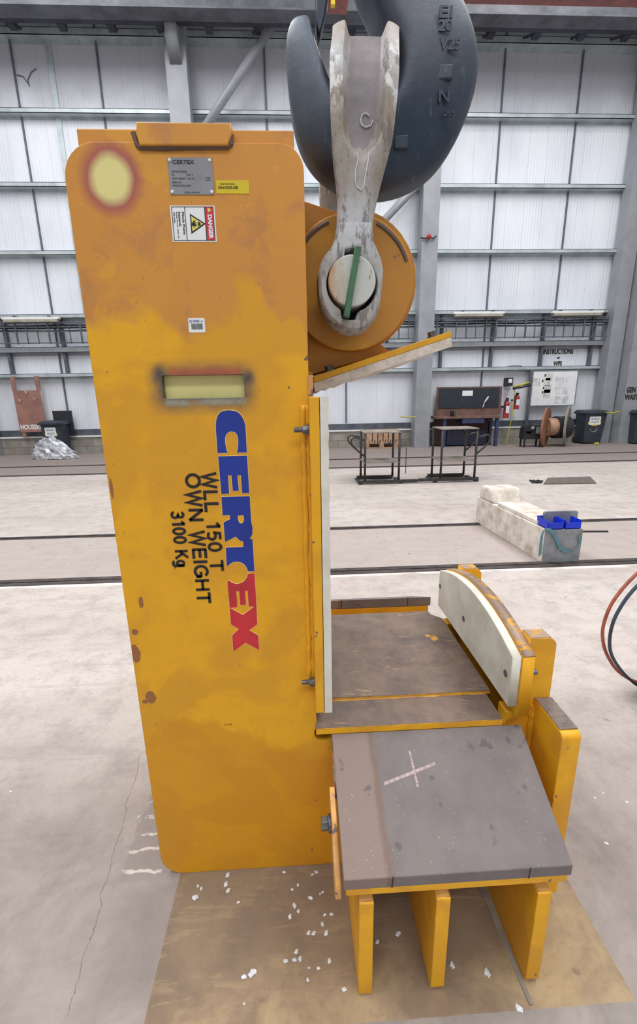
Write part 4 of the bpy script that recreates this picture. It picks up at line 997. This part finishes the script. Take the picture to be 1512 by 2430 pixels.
# extinguishers
def exting(px, ptop, pbot, lb):
    a_, b_ = Pw(px, ptop, 14.2), Pw(px, pbot, 14.2); t = thing('fire_extinguisher', lb, 'fire extinguisher', (a_.x, 14.2, b_.z)); H_ = a_.z-b_.z
    bm = nb(); tube(bm, [(a_.x, 14.2, b_.z), (a_.x, 14.2, b_.z+H_*.72), (a_.x, 14.2, b_.z+H_*.82), (a_.x, 14.2, b_.z+H_*.86)], [.085, .085, .06, .025], 16); cy = obj('cylinder', bm, 'red', t, smooth=False)
    bm = nb(); box(bm, a_.x-.04, a_.x+.04, 14.16, 14.22, b_.z+H_*.86, b_.z+H_); tube(bm, [(a_.x, 14.15, b_.z+H_*.92), (a_.x-.10, 14.13, b_.z+H_*.85), (a_.x-.10, 14.12, b_.z+H_*.4)], .015, 6); obj('valve_and_hose', bm, 'black', t)
    bx('label', a_.x-.05, a_.x+.05, 14.105, 14.116, b_.z+H_*.25, b_.z+H_*.6, 'white', cy)
    bx('wall_bracket', a_.x-.03, a_.x+.03, 14.28, 14.52, b_.z+H_*.5, b_.z+H_*.6, 'black', t)
exting(1204, 944, 992, 'red fire extinguisher nearer the workbench'); exting(1228, 932, 971, 'red fire extinguisher hung higher beside the whiteboard post')
# pipe stand with gauge between
bm = nb(); p = Pw(1222, 918, 14.05); tube(bm, [(p.x, 14.05, p.z), (p.x-.0, 14.05, .9), (p.x-.12, 14.05, 0.02)], .015, 6); tube(bm, [(p.x-.05, 14.05, p.z), (p.x+.45, 14.05, p.z+.12)], .03, 8); t_ = obj('air_line', bm, 'green_yellow'); tag(t_, 'thin yellow air line running down the wall between the extinguishers', 'hose')
bm = nb(); p, q = Pw(1218, 922, 14.0), Pw(1258, 912, 14.0); tube(bm, [p, (p.x+.3, 14.0, p.z+.04), q], [.04, .03, .06], 8); tag(obj('air_gun', bm, 'black'), 'black air tool on the wall hook above the extinguishers', 'tool')
# pipe up wall
bm = nb(); p = Pw(1250, 1000, 14.35); cyl(bm, (p.x, 14.36, .55), (p.x, 14.36, 2.35), .05, 10); tag(obj('wall_pipe', bm, 'steel_dark'), 'dark grey vertical pipe at the left edge of the whiteboard', 'pipe')
# whiteboard
p, q = Pw(1259, 962, 14.3), Pw(1372, 880, 14.3)
t = thing('whiteboard', 'large whiteboard with sheets pinned on its left half', 'whiteboard', (p.x, 14.3, p.z))
bx('board', p.x, q.x, 14.3, 14.33, p.z, q.z, 'white', t); bm = nb()
for a in ((p.x-.02, q.x+.02, q.z, q.z+.03), (p.x-.02, q.x+.02, p.z-.03, p.z), (p.x-.03, p.x, p.z, q.z), (q.x, q.x+.03, p.z, q.z)): box(bm, a[0], a[1], 14.29, 14.34, a[2], a[3])
obj('frame', bm, 'grey_card', t)
for a, b in ((1296, 892), (1266, 905), (1290, 905), (1292, 922), (1290, 932)):
    s_ = Pw(a, b, 14.3); bx('paper', s_.x, s_.x+.22, 14.295, 14.299, s_.z-.14, s_.z+.10, simple('paper_grey', (214, 216, 214), .8), t)
    bx('marker_note', s_.x-.05, s_.x-.01, 14.294, 14.299, s_.z-.02, s_.z+.05, 'ink', t)
for i in range(3):
    for j in range(2): s_ = Pw(1318+j*17, 895+i*22, 14.3); bx('paper', s_.x, s_.x+.2, 14.296, 14.299, s_.z-.24, s_.z, simple('paper_white', (222, 226, 230), .8), t)
# cable reel
t = thing('cable_reel', 'wooden cable reel lying on its rims with black cable, between whiteboard and bin', 'cable reel', (8.7, 14.0, 0))
def disc(cx_, cy, r_, th, yaw, mat, nm, lb=None):
    bm = nb(); ax = Vector((math.cos(yaw), math.sin(yaw), 0)); c0_ = Vector((cx_, cy, r_)); cyl(bm, c0_-ax*th/2, c0_+ax*th/2, r_, 36); return obj(nm, bm, mat, t, lb)
yw = -.35; xa, xb = Pw(1297, 1000, 13.45).x, Pw(1347, 1000, 13.5).x
disc(xa, 13.45, .60, .06, yw-.35, 'reel_wood', 'flange', 'orange-brown wooden flange'); disc(xb, 13.5, .60, .06, yw-.3, 'wood_grey', 'flange', 'grey weathered flange')
bm = nb(); cyl(bm, (xa, 13.45, .6), (xa+(xb-xa)*.4, 13.47, .6), .27, 24); obj('core', bm, 'pallet_wood', t)
bm = nb(); cyl(bm, (xa+(xb-xa)*.4, 13.47, .58), (xb, 13.5, .58), .34, 24); obj('cable', bm, 'cable_black', t)
# pump/compressor next to reel
t = thing('small_machine', 'small dark engine unit standing left of the wooden reel', 'machine', (8.0, 13.6, 0))
p = Pw(1262, 1030, 13.5); bm = nb(); box(bm, p.x-.35, p.x+.25, 13.3, 13.6, .25, .5); cyl(bm, (p.x-.2, 13.3, .55), (p.x-.2, 13.6, .55), .14, 16); box(bm, p.x-.05, p.x+.2, 13.35, 13.5, .5, .66); obj('body', bm, 'black', t, bevel=.01)
for x_ in (p.x-.3, p.x+.2):
    for y_ in (13.32, 13.56): bx('leg', x_-.02, x_+.02, y_-.02, y_+.02, 0, .26, 'black', t)
bx('cover_plate', p.x+.02, p.x+.24, 13.28, 13.3, .42, .62, 'grey_card', t)
bm = nb(); cyl(bm, (p.x-.1, 13.27, .6), (p.x-.1, 13.3, .6), .05, 12); obj('gauge', bm, 'foil', t)
# wheelie bins
def wbin(pl, pr_, base_y, ptop, lb, Y=None, sticker=True):
    A = atZ(pl, base_y); Y0 = 13.78 if Y is None else Y
    x0_, x1_ = at(pl, base_y, Y0).x, at(pr_, base_y, Y0).x; H_ = 1.05; w_ = x1_-x0_
    t = thing('wheelie_bin', lb, 'bin', ((x0_+x1_)/2, Y0+.3, 0))
    P = [(x0_+.06, Y0+.06, .03), (x1_-.06, Y0+.06, .03), (x1_-.06, Y0+.5, .03), (x0_+.06, Y0+.5, .03), (x0_, Y0, H_-.08), (x1_, Y0, H_-.08), (x1_, Y0+.55, H_-.08), (x0_, Y0+.55, H_-.08)]
    bd = obj('bin_body', hexa([Vector(q) for q in P]), 'bin', t, bevel=.02)
    bm = nb(); box(bm, x0_-.05, x1_+.05, Y0-.05, Y0+.58, H_-.10, H_-.06); obj('rim', bm, 'bin', t, bevel=.01)
    ld = hexa([Vector(q) for q in ((x0_-.05, Y0-.06, H_-.06), (x1_+.05, Y0-.06, H_-.06), (x1_+.05, Y0+.6, H_-.06), (x0_-.05, Y0+.6, H_-.06), (x0_+.02, Y0, H_), (x1_-.02, Y0, H_), (x1_-.02, Y0+.55, H_+.02), (x0_+.02, Y0+.55, H_+.02))]); obj('lid', ld, 'bin', t, bevel=.01)
    for x_ in (x0_+.02, x1_-.08):
        bm = nb(); cyl(bm, (x_, Y0+.5, .1), (x_+.06, Y0+.5, .1), .1, 16); obj('wheel', bm, 'black', t)
    if sticker:
        s_ = bx('sticker', x0_+w_*.2, x0_+w_*.72, Y0+.005, Y0+.016, H_*.58, H_*.83, 'white', bd); xm_ = x0_+w_*.46
        omesh('lettering', text('GENERAL', (x0_+w_*.25, Y0+.004, H_*.73), (1, 0, 0), (0, 0, 1), w_*.42, .06, .001), 'ink', s_)
        omesh('lettering', text('WASTE', (x0_+w_*.28, Y0+.004, H_*.63), (1, 0, 0), (0, 0, 1), w_*.36, .06, .001), 'ink', s_)
        bx('sticker_border', x0_+w_*.16, x0_+w_*.76, Y0+.017, Y0+.02, H_*.60, H_*.81, 'tag_yellow', bd)
        bx('sticker_border', x0_+w_*.32, x0_+w_*.60, Y0+.017, Y0+.02, H_*.55, H_*.86, 'tag_yellow', bd)
        bm = nb(); tube(bm, [(xm_+.11*math.cos(a*PI/8), Y0+.03, H_*.47+.11*math.sin(a*PI/8)) for a in range(8, 17)], .009, 6); obj('bin_emblem', bm, 'foil', bd)
    return t
wbin(1383, 1433, 1048, 970, 'dark wheelie bin right of the cable reel')
wbin(106, 155, 1078, 995, 'dark wheelie bin in front of the brown board at the left')
wbin(1502, 1556, 1052, 972, 'dark wheelie bin cut off by the right edge beyond the column', 13.4, False)
bm = nb(); p = atZ(1385, 1050); tube(bm, [(p.x-.12, 13.6, .03), (p.x+.0, 13.55, .05)], .03, 8); tag(obj('rag', bm, 'tag_yellow'), 'small yellow scrap on the floor left of the right-hand bin', 'scrap')
# brown housekeeping board
t = thing('tool_board', 'brown HOUSEKEEPING board hung on the wall at the left', 'board', (-8.3, 14.25, .6))
B = [Pw(*q, 14.25) for q in ((50, 1028), (102, 1028), (95, 926), (32, 928))]
me = flat([[(-8.60, .72), (-7.80, .72), (-7.80, 1.97), (-8.60, 1.97)]], .03, 'XZ', 14.25); omesh('panel', me, 'wood_board', t)
bx('batten', -8.62, -8.50, 14.26, 14.30, 1.97, 2.38, 'wood_board', t); bx('batten', -7.90, -7.78, 14.26, 14.30, 1.97, 2.38, 'wood_board', t); bx('batten', -8.55, -8.45, 14.26, 14.30, .56, .72, 'wood_board', t)
omesh('lettering', text('HOUSEKEEPING', (-8.56, 14.249, .80), (1, 0, 0), (0, 0, 1), 1.06, .15, .002, .03), 'white', t)
bm = nb()
for x_, z_ in ((-8.42, 1.66), (-7.98, 1.70), (-8.2, 1.9)): tube(bm, [(x_-.04, 14.24, z_+.05), (x_, 14.2, z_-.03), (x_+.04, 14.24, z_+.05)], .01, 6)
obj('hooks', bm, 'foil', t)
t_ = bx('dark_panel', -7.55, -6.98, 14.28, 14.33, .58, 1.35, 'black'); tag(t_, 'plain black sheet standing against the wall behind the left bin', 'panel')
# crumpled foil sheet
bm = nb(); bmesh.ops.create_icosphere(bm, subdivisions=4, radius=1); rnd = random.Random(3)
ph = [(rnd.uniform(3, 9), rnd.uniform(3, 9), rnd.uniform(3, 9), rnd.uniform(0, 6)) for _ in range(7)]
for v in bm.verts:
    c_ = v.co.copy(); rdg = sum(abs(math.sin(a*c_.x+b*c_.y+g*c_.z+d_)) for a, b, g, d_ in ph)/7
    s_ = .72+.5*rdg; x_ = c_.x*s_; hgt = 1-.45*max(0, x_+.1); v.co = Vector((x_*.60-.05+rnd.uniform(-.02, .02), c_.y*.25*s_+rnd.uniform(-.02, .02), max(c_.z*s_+rnd.uniform(-.03, .03), -.02)*.60*hgt+.0))
o = obj('foil_sheet', bm, 'foil'); o.location = (atZ(185, 1077).x-.05, 13.25, .02); tag(o, 'crumpled silver-white sheet heaped on the floor beside the left bin', 'sheet')
# pallets
t = thing('wooden_pallet', 'pale wooden pallet with box leaning by the wall, seen through the left rack frame', 'pallet', (2.7, 14.0, 0))
p, q = Pw(866, 1058, 13.9), Pw(946, 1030, 13.9); bx('crate_side', p.x, q.x, 13.9, 14.3, .20, .58, 'pallet_wood', t)
for i in range(3): bx('block', p.x+i*(q.x-p.x-.14)/2, p.x+i*(q.x-p.x-.14)/2+.14, 13.88, 14.0, .04, .16, 'pallet_wood', t)
bx('deck_board', p.x, q.x, 13.88, 14.35, .16, .20, 'pallet_wood', t); bx('deck_board', p.x, q.x, 13.88, 14.35, .0, .04, 'pallet_wood', t)
# strip lights
for x_a, x_b, py, lb in ((1075, 1197, 744, 'long strip light under the girt directly right of the middle column'), (1310, 1431, 742, 'long strip light under the girt at the far right'), (5, 141, 757, 'long strip light under the girt at the far left')):
    p, q = Pw(x_a, py, 14.15), Pw(x_b, py-1, 14.15); t = thing('strip_light', lb, 'strip light', ((p.x+q.x)/2, 14.15, p.z))
    bx('housing', p.x, q.x, 14.1, 14.22, p.z-.02, p.z+.04, 'white', t, bevel=.008); bx('tube_cover', p.x+.05, q.x-.05, 14.08, 14.24, p.z-.10, p.z-.02, simple('cover', (168, 164, 150), .5), t, bevel=.01)
    bx('hanger', p.x+.3, p.x+.34, 14.15, 14.36, p.z+.03, p.z+.09, 'bolt', t); bx('hanger', q.x-.34, q.x-.30, 14.15, 14.36, p.z+.03, p.z+.09, 'bolt', t)
# cable tray
for xa_, xb_, lb in ((-12, -3.15, 'grey cable ladder fixed along the wall left of the yellow post'), (-2.5, 3.7, 'grey cable ladder on the wall between the post and the middle column'), (4.25, 9.8, 'grey cable ladder fixed along the wall right of the middle column')):
    t = thing('cable_ladder', lb, 'cable ladder', ((xa_+xb_)/2, 14.2, 3.3))
    bm = nb()
    for z_, h_ in ((3.30, .03), (3.62, .025), (3.74, .04), (3.86, .03)): box(bm, xa_, xb_, 14.215, 14.25, z_, z_+h_)
    x_ = xa_+.1
    i = 0
    while x_ < xb_: box(bm, x_, x_+(.05 if i % 3 == 0 else .022), 14.19, 14.22, 3.28, 3.84 if i % 3 else 3.87); x_ += .31; i += 1
    obj('ladder_frame', bm, 'steel_dark', t)
    bm = nb()
    for q in range(3): tube(bm, [(xa_+(xb_-xa_)*u/12, 14.28, 3.66+.07*q+.012*math.sin(u*1.7+q)) for u in range(13)], .022, 6)
    obj('cable', bm, 'black', t)
# stencil signs painted on sheets
def sign(s, px0, py, px1, hz, Y, lb=None, mat='ink', cat='sign'):
    p, q = at(px0, py, Y), at(px1, py, Y); return text(s, (p.x, Y, p.z), (1, 0, 0), (0, 0, 1), q.x-p.x, hz, .003, .03)
t_ = omesh('stencil_sign', join([sign('INSTRUCTIONS', 1289, 841, 1360, .17, WY+.05), sign('+', 1321, 852, 1329, .07, WY+.05), sign('WPS', 1313, 868, 1333, .14, WY+.05)]), 'ink'); tag(t_, 'black stencilled INSTRUCTIONS + WPS above the whiteboard', 'sign')
t_ = omesh('stencil_sign', join([sign('GEN', 1487, 932, 1508, .17, 13.69), sign('WASTE', 1482, 949, 1520, .17, 13.69)]), 'ink'); tag(t_, 'black stencilled GEN WASTE on the right column', 'sign')
t_ = omesh('stencil_sign', join([sign('GAS', 1473, 903, 1490, .13, 14.04), sign('BOTT', 1467, 917, 1488, .13, 14.04)]), simple('grey_ink', (70, 74, 84), .7)); tag(t_, 'faint GAS BOTT lettering on the narrow column behind', 'sign')
# chains and ties on columns
def chain(pts, Y, lb, mat, r=.02, knob=None):
    bm = nb(); tube(bm, [at(*q, Y) for q in pts], r, 6)
    t_ = obj('barrier_chain', bm, mat); return tag(t_, lb, 'chain')
ch_ = chain([(998, 564), (1010, 566), (1018, 562), (1028, 566), (1036, 560)], 13.9, 'dark chain with red boss on the middle column high up', 'black', .02)
bm = nb(); p = at(1018, 562, 13.86); bmesh.ops.create_uvsphere(bm, u_segments=12, v_segments=8, radius=.07, matrix=Matrix.Translation(p)); obj('clamp_boss', bm, 'red', ch_, label='round red clamp boss')
chain([(950, 989), (965, 990), (975, 989), (987, 990)], 13.9, 'yellow tie round the middle column near its foot', 'green_yellow', .02)
chain([(1438, 979), (1455, 980), (1466, 977), (1473, 976)], 13.66, 'yellow and black tie round the right column', 'green_yellow', .02)
# loose cable curls on girts
for pts, lb in ((((1195, 874), (1215, 868), (1235, 868), (1250, 876)), 'thin grey cable curl on the girt above the floodlight'), (((183, 892), (205, 887), (225, 889)), 'thin grey cable curl on the girt left of the yellow post'), (((40, 178), (55, 182), (68, 200), (70, 205), (66, 190), (74, 172), (86, 163)), 'thin dark wire tail sticking out of the upper left wall')):
    bm = nb(); tube(bm, [at(*q, WY+(.05 if px0 < 100 else -.02)) for q in pts for px0 in (pts[0][0],)], .014, 6); tag(obj('loose_wire', bm, 'joint'), lb, 'wire')
bm = nb(); p = at(965, 1050, 9.2); cyl(bm, (p.x, 9.2, 0.0), (p.x, 9.2, .55), .008, 6); tag(obj('thin_rod', bm, 'black'), 'thin dark rod standing on the floor between the rack frames', 'rod')

# ================================================================== HOSES AND TROLLEY WHEEL
YH = 2.0
def spl(pts, n=8):
    out = []; P = [Vector(p) for p in pts]; P = [P[0]]+P+[P[-1]]
    for i in range(1, len(P)-2):
        for k_ in range(n):
            t_ = k_/n; a, b, c_, d = P[i-1:i+3]
            out.append(.5*((2*b)+(c_-a)*t_+(2*a-5*b+4*c_-d)*t_*t_+(3*b-a-3*c_+d)*t_**3))
    out.append(P[-2]); return out
h1 = [(1560,1320),(1512,1361),(1475,1400),(1448,1440),(1432,1485),(1431,1520),(1440,1552),(1460,1585),(1485,1606),(1512,1618),(1560,1625)]
h2 = [(1570,1340),(1512,1391),(1480,1430),(1456,1475),(1447,1520),(1452,1555),(1472,1588),(1495,1612),(1520,1628),(1570,1636)]
bm = nb(); tube(bm, spl([at(*q, YH) for q in h1]), .0085, 10); tag(obj('gas_hose', bm, 'hose_red', smooth=True), 'reddish brown hose looping in from the right edge, the outer one', 'hose')
bm = nb(); tube(bm, spl([at(*q, YH-.03) for q in h2]), .0085, 10); tag(obj('gas_hose', bm, 'hose_blue', smooth=True), 'dark blue hose looping in from the right edge, inside the red one', 'hose')
t = thing('trolley', 'trolley cut off by the right edge, showing a red wheel with black tyre', 'trolley', (2.1, 1.98, 0))
wc = at(1520, 1607, 1.93); R_ = wc.z
def ringm(R0, r0, mat, nm, w_=1.0):
    bm = nb(); tube(bm, [(wc.x+.03, wc.y, 0)]+[], .01) if 0 else None
    ax = Vector((-.55, .83, 0)).normalized(); u = Vector((ax.y, -ax.x, 0)); c0_ = Vector((wc.x+.07, wc.y, R_))
    tube(bm, [c0_+u*math.cos(a)*R0+Vector((0, 0, 1))*math.sin(a)*R0 for a in [2*PI*i/36 for i in range(36)]], r0, 10, closed=True); return obj(nm, bm, mat, t, smooth=True)
ringm(R_-.022, .022, 'black', 'tyre'); ringm(R_-.052, .016, 'red', 'rim')
bm = nb(); c0_ = Vector((wc.x+.07, wc.y, R_)); ax = Vector((-.55, .83, 0)).normalized(); cyl(bm, c0_-ax*.02, c0_+ax*.03, R_-.06, 24); obj('hub', bm, 'red', t)
bm = nb(); tube(bm, [c0_, c0_+Vector((.25, -.1, 0))], .012, 8); tube(bm, [c0_+Vector((.2, -.08, 0)), c0_+Vector((.25, -.1, 1.0))], .014, 8); obj('frame', bm, 'hose_blue', t)
